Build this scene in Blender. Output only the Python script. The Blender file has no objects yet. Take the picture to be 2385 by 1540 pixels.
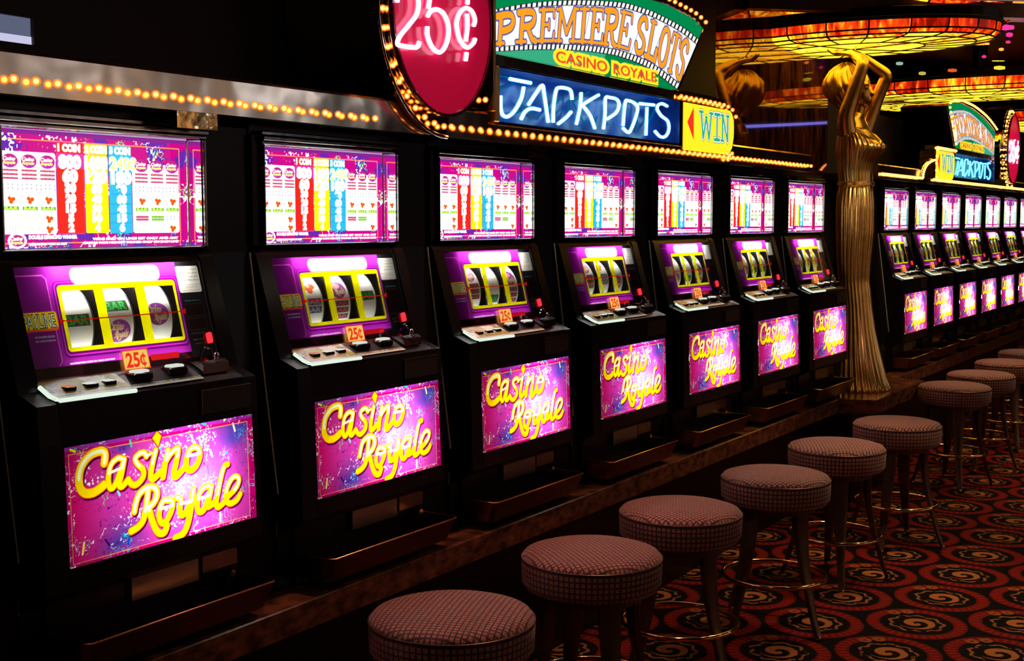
import bpy, bmesh, math, random
import numpy as np
from mathutils import Vector, Matrix
random.seed(7)
RNG = np.random.RandomState(11)
PI = math.pi
SC = bpy.context.scene
COL = SC.collection

# ------------------------------------------------------------------ camera, world, exposure, large lamps
FLOOR = -1.39
cam_d = bpy.data.cameras.new('camera'); cam = bpy.data.objects.new('camera', cam_d); COL.objects.link(cam)
cam_d.sensor_width = 36.0; cam_d.lens = 2950/2385*36.0; cam_d.clip_start = .05; cam_d.clip_end = 80
az = math.radians(32.082)
cam.location = (0, 0, 0)
cam.rotation_euler = (math.radians(90-4.965), 0, az-PI/2)
SC.camera = cam
SC.view_settings.view_transform = 'Standard'; SC.view_settings.look = 'None'
SC.view_settings.exposure = 0.0; SC.view_settings.gamma = 1.0; SC.view_settings.use_curve_mapping = False
SC.cycles.use_denoising = True
SC.cycles.max_bounces = 6; SC.cycles.diffuse_bounces = 2; SC.cycles.glossy_bounces = 4
SC.cycles.transmission_bounces = 4; SC.cycles.transparent_max_bounces = 8
SC.cycles.sample_clamp_indirect = 4.0
W = bpy.data.worlds.new('world'); SC.world = W; W.use_nodes = True
W.node_tree.nodes['Background'].inputs[0].default_value = (.55, .32, .25, 1)
W.node_tree.nodes['Background'].inputs[1].default_value = .008

def spot(name, loc, aim, power, col, size=.1, angle=60, blend=.6):
    d = bpy.data.lights.new(name, 'SPOT'); d.energy = power; d.color = col; d.shadow_soft_size = size
    d.spot_size = math.radians(angle); d.spot_blend = blend
    o = bpy.data.objects.new(name, d); COL.objects.link(o); o.location = loc
    o.rotation_euler = (Vector(aim)-Vector(loc)).to_track_quat('-Z', 'Y').to_euler()
    return o
WARM = (1, .62, .34)
spot('aisle_spotlight', (5.3, .05, 1.3), (4.9, .45, FLOOR), 80, (1, .68, .34), .08, 66, .9)
spot('aisle_spotlight', (7.8, .2, 1.3), (7.5, .8, FLOOR), 34, (1, .6, .3), .08, 75, .8)
spot('stool_spotlight', (3.2, 1.45, 1.3), (2.7, 1.52, -.86), 80, (1, .42, .30), .12, 60, .8)
spot('stool_spotlight', (5.3, 1.2, 1.3), (4.6, 1.5, -.86), 85, (1, .56, .32), .12, 55, .8)
spot('stool_spotlight', (8.0, 1.2, 1.3), (7.4, 1.5, -.86), 70, (1, .56, .32), .12, 55, .8)
spot('statue_spotlight', (5.3, .6, .95), (6.45, 1.95, -.15), 55, (1, .74, .36), .10, 34, .8)
for _x in (2.5, 6.0, 9.5): spot('added_wall_fill', (_x, -5.6, 1.25), (_x, -7, .1), 170, (1, .72, .45), .2, 110, .9)  # added spots: brighten the unseen wall that the fascia reflects

for _x in (1.6, 4.2, 6.8, 9.4): spot('aisle_downlight', (_x, .75, 1.3), (_x, 1.1, FLOOR), 5, (1, .80, .58), .05, 140, .5)

# ------------------------------------------------------------------ materials
def mat(name):
    m = bpy.data.materials.new(name); m.use_nodes = True
    for n in list(m.node_tree.nodes): m.node_tree.nodes.remove(n)
    return m, m.node_tree.nodes, m.node_tree.links
def out(N, L, sock):
    o = N.new('ShaderNodeOutputMaterial'); L.new(sock, o.inputs['Surface'])
def pbr(name, col, rough=.5, metal=0., bump=0., bscale=20., noise=None, nscale=8., coat=0., spec=.5, nsx=(1, 1, 1), rr=None):
    """principled with a little procedural variation in colour, roughness and relief"""
    m, N, L = mat(name); p = N.new('ShaderNodeBsdfPrincipled')
    p.inputs['Roughness'].default_value = rough; p.inputs['Metallic'].default_value = metal
    p.inputs['Base Color'].default_value = (*col, 1); p.inputs['Coat Weight'].default_value = coat
    p.inputs['Specular IOR Level'].default_value = spec
    tc = N.new('ShaderNodeTexCoord'); mp = N.new('ShaderNodeMapping'); L.new(tc.outputs['Object'], mp.inputs[0]); mp.inputs['Scale'].default_value = nsx
    if noise is not None:
        n = N.new('ShaderNodeTexNoise'); n.inputs['Scale'].default_value = nscale; n.inputs['Detail'].default_value = 6
        L.new(mp.outputs[0], n.inputs['Vector'])
        r = N.new('ShaderNodeValToRGB'); r.color_ramp.elements[0].color = (*col, 1); r.color_ramp.elements[1].color = (*noise, 1)
        r.color_ramp.elements[0].position = .35; r.color_ramp.elements[1].position = .7
        L.new(n.outputs['Fac'], r.inputs[0]); L.new(r.outputs[0], p.inputs['Base Color'])
    if bump:
        n = N.new('ShaderNodeTexNoise'); n.inputs['Scale'].default_value = bscale; n.inputs['Detail'].default_value = 2
        L.new(mp.outputs[0], n.inputs['Vector'])
        b = N.new('ShaderNodeBump'); b.inputs['Strength'].default_value = bump; b.inputs['Distance'].default_value = .02
        L.new(n.outputs['Fac'], b.inputs['Height']); L.new(b.outputs[0], p.inputs['Normal'])
    out(N, L, p.outputs[0]); return m
def emit(name, col, s, sampling=None):
    m, N, L = mat(name); e = N.new('ShaderNodeEmission'); e.inputs[0].default_value = (*col, 1); e.inputs[1].default_value = s
    out(N, L, e.outputs[0])
    if sampling: m.cycles.emission_sampling = sampling
    return m
def print_emit(name, s, gloss=.04, rough=.05):
    m, N, L = mat(name); a = N.new('ShaderNodeAttribute'); a.attribute_name = 'Col'
    e = N.new('ShaderNodeEmission'); e.inputs[1].default_value = s; L.new(a.outputs['Color'], e.inputs[0])
    g = N.new('ShaderNodeBsdfGlossy'); g.inputs['Roughness'].default_value = rough; g.inputs[0].default_value = (gloss, gloss, gloss, 1)
    ad = N.new('ShaderNodeAddShader'); L.new(e.outputs[0], ad.inputs[0]); L.new(g.outputs[0], ad.inputs[1])
    out(N, L, ad.outputs[0]); m.cycles.emission_sampling = 'NONE'; return m
def print_trans(name, gloss=.04):
    m, N, L = mat(name); a = N.new('ShaderNodeAttribute'); a.attribute_name = 'Col'
    t = N.new('ShaderNodeBsdfTranslucent'); L.new(a.outputs['Color'], t.inputs[0])
    d = N.new('ShaderNodeBsdfDiffuse'); L.new(a.outputs['Color'], d.inputs[0])
    mx = N.new('ShaderNodeMixShader'); mx.inputs[0].default_value = .25; L.new(t.outputs[0], mx.inputs[1]); L.new(d.outputs[0], mx.inputs[2])
    g = N.new('ShaderNodeBsdfGlossy'); g.inputs['Roughness'].default_value = .06; g.inputs[0].default_value = (gloss, gloss, gloss, 1)
    ad = N.new('ShaderNodeAddShader'); L.new(mx.outputs[0], ad.inputs[0]); L.new(g.outputs[0], ad.inputs[1])
    out(N, L, ad.outputs[0]); return m
def print_diff(name, rough=.35):
    m, N, L = mat(name); a = N.new('ShaderNodeAttribute'); a.attribute_name = 'Col'
    p = N.new('ShaderNodeBsdfPrincipled'); p.inputs['Roughness'].default_value = rough; L.new(a.outputs['Color'], p.inputs['Base Color'])
    out(N, L, p.outputs[0]); return m
def clear(name, refl=.07, tint=(1, 1, 1)):
    m, N, L = mat(name); t = N.new('ShaderNodeBsdfTransparent'); t.inputs[0].default_value = (*tint, 1)
    g = N.new('ShaderNodeBsdfGlossy'); g.inputs['Roughness'].default_value = .02
    f = N.new('ShaderNodeLayerWeight'); f.inputs[0].default_value = .25
    mu = N.new('ShaderNodeMath'); mu.operation = 'MULTIPLY_ADD'; mu.inputs[1].default_value = .5; mu.inputs[2].default_value = refl
    L.new(f.outputs['Fresnel'], mu.inputs[0])
    mx = N.new('ShaderNodeMixShader'); L.new(mu.outputs[0], mx.inputs[0]); L.new(t.outputs[0], mx.inputs[1]); L.new(g.outputs[0], mx.inputs[2])
    out(N, L, mx.outputs[0]); return m

M = {}
M['black'] = pbr('black_laminate', (.006, .004, .005), .32, noise=(.007, .005, .006), nscale=30, spec=.22)
M['blackgloss'] = pbr('black_gloss', (.004, .004, .005), .12, noise=(.006, .006, .007), nscale=20)
M['chrome'] = pbr('polished_chrome', (.75, .76, .8), .07, 1., bump=.03, bscale=30)
M['darkchrome'] = pbr('smoked_chrome', (.25, .24, .24), .12, 1., bump=.05, bscale=18)
M['steel'] = pbr('brushed_steel', (.30, .25, .21), .30, 1., noise=(.36, .30, .25), nscale=6, nsx=(1, 1, 30))
M['traymetal'] = pbr('tray_metal', (.24, .17, .12), .28, 1., noise=(.28, .20, .14), nscale=40)
M['trim'] = pbr('edge_trim_metal', (.95, .97, 1), .42, 1., noise=(.6, .65, .7), nscale=160)
M['mirror'] = pbr('mirror_side', (.93, .93, .95), .03, 1., bump=.01, bscale=4)
M['brass'] = pbr('polished_brass', (.80, .55, .24), .09, 1., bump=.25, bscale=14)
M['postbrass'] = pbr('satin_brass', (.95, .60, .25), .34, 1., bump=.2, bscale=20)
M['gold'] = pbr('gold_trim', (.95, .62, .25), .22, 1., noise=(.8, .5, .2), nscale=40)
M['fascia'] = pbr('polished_steel_fascia', (.82, .70, .52), .15, 1., bump=.30, bscale=5, noise=(.74, .60, .42), nscale=3)
M['signmetal'] = pbr('dark_mirror_plate', (.72, .58, .42), .07, 1., bump=.12, bscale=9)
M['bulb'] = emit('bulb_glow', (1, .55, .20), 7.0)
M['bulbfar'] = emit('bulb_glow_far', (1, .40, .09), 3.6, 'NONE')
_m, N, L = mat('amber_bulb_glass'); _t = N.new('ShaderNodeBsdfTransparent'); _t.inputs[0].default_value = (1, .62, .30, 1); _e = N.new('ShaderNodeEmission'); _e.inputs[0].default_value = (1, .20, .015, 1); _e.inputs[1].default_value = .75
_a = N.new('ShaderNodeAddShader'); L.new(_t.outputs[0], _a.inputs[0]); L.new(_e.outputs[0], _a.inputs[1]); out(N, L, _a.outputs[0]); _m.cycles.emission_sampling = 'NONE'; M['bulbglass'] = _m
M['tubewhite'] = emit('fluorescent_tube', (1, .96, .98), 150)
M['reelfill'] = emit('added_reel_fill', (1, 1, .94), 15); M['tubelong'] = emit('fluorescent_tube_long', (1, .96, .98), 17)
M['tubehot'] = emit('fluorescent_tube_hot', (1, .97, .95), 95)
M['blueneon'] = emit('blue_neon', (.40, .90, 1.15), 9.0)
M['pinkneon'] = emit('white_pink_neon', (1, .62, .80), 5.0)
_m, N, L = mat('blue_glass_shell'); _t = N.new('ShaderNodeBsdfTransparent'); _e = N.new('ShaderNodeEmission'); _e.inputs[0].default_value = (.0, .42, 1, 1); _e.inputs[1].default_value = .75
_a = N.new('ShaderNodeAddShader'); L.new(_t.outputs[0], _a.inputs[0]); L.new(_e.outputs[0], _a.inputs[1]); out(N, L, _a.outputs[0]); _m.cycles.emission_sampling = 'NONE'; M['blueshell'] = _m
M['led'] = emit('red_led', (1, .012, .02), .8)
M['ledbright'] = emit('red_led_bright', (1, .02, .03), 2.0)
M['leddark'] = pbr('dark_red_filter', (.03, .003, .004), .15, noise=(.04, .004, .005), nscale=10)
M['pay'] = print_emit('pay_table_print', 2.3)
M['belly'] = print_trans('belly_print')
M['reelglass'] = print_trans('reel_glass_print')
M['drum'] = print_diff('reel_strip_print')
M['deck'] = print_diff('deck_print', .3)
M['fan'] = print_emit('film_sign_print', 1.05, .03)
M['win'] = print_emit('win_sign_print', 1.15, .03)
M['sticker'] = print_emit('price_sticker_print', .9, .02)
M['clear'] = clear('clear_glass')
M['white'] = pbr('ivory_plastic', (.75, .78, .68), .3, noise=(.7, .73, .62), nscale=20)
M['edgeglow'] = emit('deck_edge_painted_glow', (.80, .95, .80), .95, 'NONE')  # deck lip glow stands in for strong light on pale plastic
M['ivory'] = emit('lit_button_cap', (.80, .86, .74), .85, 'NONE')
M['redpanel'] = None

# ------------------------------------------------------------------ mesh building
class MB:
    def __init__(s): s.v = []; s.f = []
    def add(s, v, f):
        n = len(s.v); s.v += [tuple(map(float, p)) for p in v]; s.f += [tuple(n+i for i in q) for q in f]; return s
    def box(s, x0, x1, y0, y1, z0, z1, c=0.):
        if c <= 0:
            v = [(x, y, z) for z in (z0, z1) for x, y in ((x0, y0), (x1, y0), (x1, y1), (x0, y1))]
            return s.add(v, [(3, 2, 1, 0), (4, 5, 6, 7), (0, 1, 5, 4), (1, 2, 6, 5), (2, 3, 7, 6), (3, 0, 4, 7)])
        # bevelled box: rounded in plan and chamfered at top/bottom
        rings = []
        for z, i in ((z0, c), (z0+c, 0), (z1-c, 0), (z1, c)):
            a, b, d, e = x0+i, x1-i, y0+i, y1-i; k = c*.8
            rings.append([(a+k, d, z), (b-k, d, z), (b, d+k, z), (b, e-k, z), (b-k, e, z), (a+k, e, z), (a, e-k, z), (a, d+k, z)])
        return s.loft(rings, True, True)
    def loft(s, rings, cap0=True, cap1=True, closed=True):
        n = len(rings[0]); v = [p for r in rings for p in r]; f = []
        for i in range(len(rings)-1):
            for j in range(n if closed else n-1):
                a = i*n+j; b = i*n+(j+1) % n; f.append((a, b, b+n, a+n))
        if cap0: f.append(tuple(range(n-1, -1, -1)))
        if cap1: f.append(tuple((len(rings)-1)*n+j for j in range(n)))
        return s.add(v, f)
    def prism(s, prof, x0, x1):   # profile in (y,z), extruded along x
        n = len(prof)
        v = [(x0, y, z) for y, z in prof]+[(x1, y, z) for y, z in prof]
        f = [(i, (i+1) % n, n+(i+1) % n, n+i) for i in range(n)]+[tuple(range(n-1, -1, -1)), tuple(range(n, 2*n))]
        return s.add(v, f)
    def prismy(s, prof, y0, y1):  # profile in (x,z), extruded along y
        n = len(prof)
        v = [(x, y0, z) for x, z in prof]+[(x, y1, z) for x, z in prof]
        f = [(i, (i+1) % n, n+(i+1) % n, n+i) for i in range(n)]+[tuple(range(n-1, -1, -1)), tuple(range(n, 2*n))]
        return s.add(v, f)
    def prismz(s, prof, z0, z1):
        n = len(prof)
        v = [(x, y, z0) for x, y in prof]+[(x, y, z1) for x, y in prof]
        f = [(i, (i+1) % n, n+(i+1) % n, n+i) for i in range(n)]+[tuple(range(n-1, -1, -1)), tuple(range(n, 2*n))]
        return s.add(v, f)
    def tube(s, pts, r, seg=8, closed=False, cap=True):
        P = [Vector(p) for p in pts]; n = len(P); R = r if hasattr(r, '__len__') else [r]*n
        rings = []; up = None
        for i in range(n):
            if closed: t = P[(i+1) % n]-P[i-1]
            else: t = P[min(i+1, n-1)]-P[max(i-1, 0)]
            t.normalize()
            if up is None:
                up = Vector((0, 0, 1)) if abs(t.z) < .9 else Vector((1, 0, 0))
            a = (up-t*up.dot(t)).normalized(); up = a; b = t.cross(a)
            rings.append([tuple(P[i]+(a*math.cos(2*PI*k/seg)+b*math.sin(2*PI*k/seg))*R[i]) for k in range(seg)])
        if closed: rings.append(rings[0]); return s.loft(rings, False, False)
        return s.loft(rings, cap, cap)
    def lathe(s, prof, c=(0, 0), seg=32, cap=True):   # prof (r,z)
        rings = [[(c[0]+r*math.cos(2*PI*k/seg), c[1]+r*math.sin(2*PI*k/seg), z) for k in range(seg)] for r, z in prof]
        return s.loft(rings, cap, cap)
    def ball(s, c, r, seg=10, rg=6, sq=(1, 1, 1)):
        rings = []
        for i in range(1, rg):
            t = PI*i/rg
            rings.append([(c[0]+sq[0]*r*math.sin(t)*math.cos(2*PI*k/seg), c[1]+sq[1]*r*math.sin(t)*math.sin(2*PI*k/seg), c[2]-sq[2]*r*math.cos(t)) for k in range(seg)])
        n0 = len(s.v); s.loft(rings, False, False)
        a = len(s.v); s.v += [(c[0], c[1], c[2]-sq[2]*r), (c[0], c[1], c[2]+sq[2]*r)]
        for k in range(seg):
            s.f.append((a, n0+(k+1) % seg, n0+k)); m = n0+(rg-2)*seg; s.f.append((a+1, m+k, m+(k+1) % seg))
        return s
    def mesh(s, name, m, o=(0, 0, 0), smooth=False):
        me = bpy.data.meshes.new(name); me.from_pydata([(x-o[0], y-o[1], z-o[2]) for x, y, z in s.v], [], s.f)
        bm = bmesh.new(); bm.from_mesh(me); bmesh.ops.recalc_face_normals(bm, faces=bm.faces); bm.to_mesh(me); bm.free()
        me.materials.append(m)
        if smooth:
            me.polygons.foreach_set('use_smooth', [True]*len(me.polygons))
            if smooth != 'all': me.set_sharp_from_angle(angle=math.radians(40))
        return me
    def build(s, name, m, parent=None, o=None, smooth=False, **kw):
        if o is None: o = ORG.get(parent.name, (0, 0, 0)) if parent else (0, 0, 0)
        ob = bpy.data.objects.new(name, s.mesh(name, m, o, smooth)); COL.objects.link(ob)
        if parent: ob.parent = parent; ORG[ob.name] = o
        for k, v in kw.items(): ob[k] = v
        return ob
ORG = {}
def empty(name, loc, label, cat, group=None):
    o = bpy.data.objects.new(name, None); COL.objects.link(o); o.location = loc; o.empty_display_size = .1
    o['label'] = label; o['category'] = cat
    if group: o['group'] = group
    ORG[o.name] = tuple(loc); return o
def tag(o, label, cat, group=None):
    o['label'] = label; o['category'] = cat
    if group: o['group'] = group
    return o
def copy_tree(o, parent=None):
    c = o.copy(); COL.objects.link(c); c.parent = parent
    if o.name in ORG: ORG[c.name] = ORG[o.name]
    for ch in list(o.children): copy_tree(ch, c)
    return c
def struct(o): o['kind'] = 'structure'; return o

# ------------------------------------------------------------------ printed art, drawn into colour attributes
_tc = {}
def text_tris(t, off=0., shear=0.):
    k = (t, off, shear)
    if k in _tc: return _tc[k]
    c = bpy.data.curves.new('t', 'FONT'); c.body = t; c.offset = off; c.shear = shear; c.resolution_u = 4
    ob = bpy.data.objects.new('t', c); COL.objects.link(ob)
    dg = bpy.context.evaluated_depsgraph_get(); dg.update()
    me = ob.evaluated_get(dg).to_mesh(); me.calc_loop_triangles()
    V = np.array([v.co[:2] for v in me.vertices]); T = np.array([l.vertices[:] for l in me.loop_triangles])
    tr = V[T]; bb = (V[:, 0].min(), V[:, 0].max(), V[:, 1].min(), V[:, 1].max())
    bpy.data.objects.remove(ob); bpy.data.curves.remove(c)
    _tc[k] = (tr, bb); return _tc[k]
def smoothline(pts, n=8, closed=False):
    P = [np.array(p, float) for p in pts]; o = []
    if len(P) < 3: return P
    m = len(P)
    for i in range(m if closed else m-1):
        if closed: a, b, c, d = P[i-1], P[i], P[(i+1) % m], P[(i+2) % m]
        else: a = P[max(i-1, 0)]; b = P[i]; c = P[i+1]; d = P[min(i+2, m-1)]
        for j in range(n):
            t = j/n
            o.append(.5*((2*b)+(-a+c)*t+(2*a-5*b+4*c-d)*t*t+(-a+3*b-3*c+d)*t**3))
    if not closed: o.append(P[-1])
    return o
def vnoise(shape, cells, seed):
    r = np.random.RandomState(seed); ny, nx = shape; cy, cx = cells
    g = r.rand(cy+2, cx+2); y = np.linspace(0, cy, ny, endpoint=False); x = np.linspace(0, cx, nx, endpoint=False)
    yi = y.astype(int); xi = x.astype(int); fy = y-yi; fx = x-xi; fy = fy*fy*(3-2*fy); fx = fx*fx*(3-2*fx)
    a = g[yi][:, xi]; b = g[yi][:, xi+1]; c = g[yi+1][:, xi]; d = g[yi+1][:, xi+1]
    fx = fx[None]; fy = fy[:, None]
    return (a*(1-fx)+b*fx)*(1-fy)+(c*(1-fx)+d*fx)*fy
class Art:
    def __init__(s, x0, y0, w, h, res, ss=3, bg=(0, 0, 0)):
        s.x0, s.y0, s.w, s.h = x0, y0, w, h; s.nx = int(round(w/res)); s.ny = int(round(h/res)); s.ss = ss
        s.W = s.nx*ss; s.H = s.ny*ss; s.px = w/s.W
        s.C = np.empty((s.H, s.W, 3)); s.C[:] = bg
        s.X = x0+(np.arange(s.W)+.5)*s.px; s.Y = y0+(np.arange(s.H)+.5)*(h/s.H)
    def sl(s, xa, xb, ya, yb):
        i0 = max(0, int((xa-s.x0)/s.px)-1); i1 = min(s.W, int((xb-s.x0)/s.px)+2)
        j0 = max(0, int((ya-s.y0)/s.h*s.H)-1); j1 = min(s.H, int((yb-s.y0)/s.h*s.H)+2)
        return slice(j0, max(j0, j1)), slice(i0, max(i0, i1))
    def put(s, sl, m, col):
        if callable(col):
            yy = s.Y[sl[0]][:, None]+0*s.X[sl[1]][None]; c = col(s.X[sl[1]][None]+0*yy, yy); s.C[sl][m] = c[m]
        else: s.C[sl][m] = col
    def poly(s, pts, col):
        P = np.array(pts, float); sl = s.sl(P[:, 0].min(), P[:, 0].max(), P[:, 1].min(), P[:, 1].max())
        x = s.X[sl[1]][None]; y = s.Y[sl[0]][:, None]; m = np.zeros((y.size, x.size), bool)
        for i in range(len(P)):
            xa, ya = P[i-1]; xb, yb = P[i]
            if ya == yb: continue
            m ^= ((ya > y) != (yb > y)) & (x < (xb-xa)*(y-ya)/(yb-ya)+xa)
        s.put(sl, m, col)
    def rect(s, x0, x1, y0, y1, col, r=0):
        sl = s.sl(x0, x1, y0, y1); x = s.X[sl[1]][None]; y = s.Y[sl[0]][:, None]
        dx = np.maximum(np.maximum(x0+r-x, x-(x1-r)), 0); dy = np.maximum(np.maximum(y0+r-y, y-(y1-r)), 0)
        m = (dx*dx+dy*dy <= r*r) if r > 0 else ((x >= x0) & (x <= x1) & (y >= y0) & (y <= y1))
        s.put(sl, m, col)
    def ell(s, cx, cy, rx, ry, col):
        sl = s.sl(cx-rx, cx+rx, cy-ry, cy+ry); x = s.X[sl[1]][None]; y = s.Y[sl[0]][:, None]
        s.put(sl, ((x-cx)/rx)**2+((y-cy)/ry)**2 <= 1, col)
    def stroke(s, pts, w, col, closed=False):
        P = [np.array(p, float) for p in pts]
        if closed: P.append(P[0])
        Wd = w if hasattr(w, '__len__') else [w]*len(P)
        for a, b, wa in zip(P[:-1], P[1:], Wd):
            r = wa/2; sl = s.sl(min(a[0], b[0])-r, max(a[0], b[0])+r, min(a[1], b[1])-r, max(a[1], b[1])+r)
            x = s.X[sl[1]][None]-a[0]; y = s.Y[sl[0]][:, None]-a[1]; d = b-a; L = d@d+1e-12
            t = np.clip((x*d[0]+y*d[1])/L, 0, 1); s.put(sl, (x-t*d[0])**2+(y-t*d[1])**2 <= r*r, col)
    def text(s, t, x0, x1, y0, y1, col, off=0., shear=0.):
        _, bb = text_tris(t, 0., shear); tr, _ = text_tris(t, off, shear)
        kx = (x1-x0)/(bb[1]-bb[0]); ky = (y1-y0)/(bb[3]-bb[2])
        T = np.empty_like(tr); T[..., 0] = x0+(tr[..., 0]-bb[0])*kx; T[..., 1] = y0+(tr[..., 1]-bb[2])*ky
        for q in T: s.poly(q, col)
    def crackle(s, seed, amt, col, box=None, cells=70, th=.035, frag=0.):
        n1 = vnoise((s.H, s.W), (int(cells*s.h/s.w), cells), seed); n2 = vnoise((s.H, s.W), (int(cells*s.h/s.w*2.1), int(cells*2.1)), seed+1)
        n = n1*.65+n2*.35; g = vnoise((s.H, s.W), (max(2, int(9*s.h/s.w)+2), 11), seed+2)
        m = (np.abs(n-.5) < th*np.clip((g-(1-amt))*6, 0, 1.6))
        if frag:
            f2 = vnoise((s.H, s.W), (int(cells*s.h/s.w*1.5), int(cells*1.5)), seed+3); m &= f2 > frag
        if box:
            m &= ((s.X >= box[0]) & (s.X <= box[1]))[None] & ((s.Y >= box[2]) & (s.Y <= box[3]))[:, None]
        s.C[m] = col
    def final(s):
        return s.C.reshape(s.ny, s.ss, s.nx, s.ss, 3).mean((1, 3))
def art_mesh(name, art, m, fn, holes=None, mirror=False):
    """fn(X,Y arrays) -> xyz arrays; one vertex per printed dot"""
    C = art.final(); ny, nx = C.shape[:2]
    X = art.x0+np.linspace(0, art.w, nx)[None]+np.zeros((ny, 1)); Y = art.y0+np.linspace(0, art.h, ny)[:, None]+np.zeros((1, nx))
    x, y, z = fn(X, Y); co = np.stack([x+0*X, y+0*X, z+0*X], -1).reshape(-1, 3)
    i = np.arange(ny*nx).reshape(ny, nx); F = np.stack([i[:-1, :-1], i[:-1, 1:], i[1:, 1:], i[1:, :-1]], -1)
    if holes is not None:
        keep = ~holes(X[:-1, :-1]+art.w/nx/2, Y[:-1, :-1]+art.h/ny/2); F = F[keep]
    F = F.reshape(-1, 4); n = len(F)
    me = bpy.data.meshes.new(name); me.vertices.add(len(co)); me.vertices.foreach_set('co', co.ravel())
    me.loops.add(n*4); me.loops.foreach_set('vertex_index', F.ravel().astype(np.int32))
    me.polygons.add(n); me.polygons.foreach_set('loop_start', np.arange(0, n*4, 4, dtype=np.int32))
    me.polygons.foreach_set('loop_total', np.full(n, 4, np.int32)); me.update(calc_edges=True)
    a = me.color_attributes.new('Col', 'FLOAT_COLOR', 'POINT')
    a.data.foreach_set('color', np.concatenate([C, np.ones((ny, nx, 1))], -1).ravel())
    me.materials.append(m); return me
def place(name, me, parent=None):
    o = bpy.data.objects.new(name, me); COL.objects.link(o)
    if parent: o.parent = parent
    return o

WH = (1, 1, 1); MAG = (.72, .004, .30); YEL = (1, .82, .0)
BEL={"C":[[0.183,0.805],[0.189,0.855],[0.186,0.895],[0.166,0.91],[0.121,0.894],[0.082,0.83],[0.064,0.751],[0.063,0.658],[0.084,0.595],[0.121,0.581],[0.156,0.602],[0.177,0.625]],"a":[[0.27,0.812],[0.25,0.823],[0.218,0.785],[0.203,0.712],[0.199,0.635],[0.209,0.583],[0.23,0.606],[0.253,0.685],[0.282,0.804]],"a2":[[0.282,0.804],[0.264,0.682],[0.25,0.599],[0.265,0.58],[0.296,0.627]],"s":[[0.298,0.617],[0.315,0.575],[0.339,0.571],[0.37,0.618],[0.373,0.68],[0.345,0.743],[0.336,0.791],[0.358,0.824],[0.383,0.825],[0.393,0.791]],"sc":[[0.393,0.791],[0.421,0.809]],"i":[[0.443,0.825],[0.423,0.718],[0.41,0.613],[0.422,0.584],[0.462,0.632]],"n":[[0.507,0.805],[0.49,0.705],[0.474,0.582]],"n2":[[0.486,0.697],[0.52,0.769],[0.562,0.802],[0.546,0.677],[0.531,0.59],[0.543,0.56],[0.581,0.61]],"o":[[0.646,0.79],[0.675,0.762],[0.679,0.69],[0.655,0.613],[0.624,0.588],[0.603,0.621],[0.606,0.704],[0.626,0.768],[0.655,0.788]],"R":[[0.394,0.502],[0.38,0.373],[0.361,0.255],[0.332,0.205],[0.297,0.184]],"R2":[[0.318,0.344],[0.329,0.419],[0.35,0.487],[0.394,0.524],[0.429,0.503],[0.438,0.44],[0.417,0.376],[0.386,0.348]],"R3":[[0.391,0.346],[0.411,0.198],[0.435,0.111],[0.466,0.098],[0.482,0.15]],"o2":[[0.495,0.369],[0.473,0.377],[0.451,0.327],[0.443,0.239],[0.457,0.183],[0.483,0.2],[0.512,0.284],[0.516,0.352],[0.495,0.373]],"y":[[0.541,0.374],[0.563,0.347],[0.554,0.258],[0.565,0.208],[0.591,0.234],[0.624,0.324],[0.636,0.413]],"y2":[[0.632,0.387],[0.607,0.191],[0.586,0.088],[0.561,0.038],[0.523,0.023]],"a3":[[0.723,0.41],[0.695,0.405],[0.666,0.355],[0.651,0.248],[0.664,0.196],[0.695,0.221],[0.734,0.377]],"a4":[[0.737,0.395],[0.718,0.278],[0.713,0.223],[0.751,0.247]],"l":[[0.838,0.567],[0.818,0.554],[0.798,0.479],[0.774,0.334],[0.76,0.234],[0.774,0.195],[0.819,0.239]],"e":[[0.827,0.266],[0.88,0.328],[0.901,0.399],[0.884,0.437],[0.855,0.42],[0.824,0.334],[0.821,0.239],[0.843,0.198],[0.882,0.215],[0.905,0.265]]}
def script_logo(A, x0, y0, w, h, k=1., cols=None, thin=False):
    """the two-line script lettering, in the box x0..x0+w, y0..y0+h"""
    dark, edge, fill, hi = cols or ((.05, .0, .03), (.85, .09, 0), (1, .72, 0), (1, 1, .5))
    L = {n: [(x0+u*w, y0+v*h) for u, v in smoothline(p, 5)] for n, p in BEL.items()}
    wd = {n: (.0175 if n == 'C' else .0145 if n[0] == 'R' or n == 'y2' else .0125 if n != 'sc' else .007)*k for n in L}
    if not thin:
        for n in L: A.stroke([(x+.0022*k, y-.003*k) for x, y in L[n]], wd[n]+.004*k, dark)
    for n in L: A.stroke(L[n], wd[n]+.0022*k, edge)
    for n in L: A.stroke(L[n], wd[n]-.0015*k, fill)
    if hi:
        for n in L:
            q = [p for p in L[n] if ((p[1]-y0)/h > .71 or .30 < (p[1]-y0)/h < .55)]
            if len(q) > 1:
                run = [q[0]]
                for p in q[1:]:
                    if abs(p[0]-run[-1][0])+abs(p[1]-run[-1][1]) > .02*k*2: 
                        if len(run) > 1: A.stroke(run, wd[n]*.42, hi)
                        run = []
                    run.append(p)
                if len(run) > 1: A.stroke(run, wd[n]*.42, hi)
    cx, cy = x0+.452*w, y0+.925*h; r = .0105*k
    for rr, c in (((1.45, dark),) if not thin else ())+((1.25, edge), (1., fill)): A.poly([(cx-r*rr, cy+.2*r), (cx+.1*r, cy+r*rr*1.3), (cx+r*rr, cy+.3*r), (cx+.2*r, cy-r*rr*1.4)], c)

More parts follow.
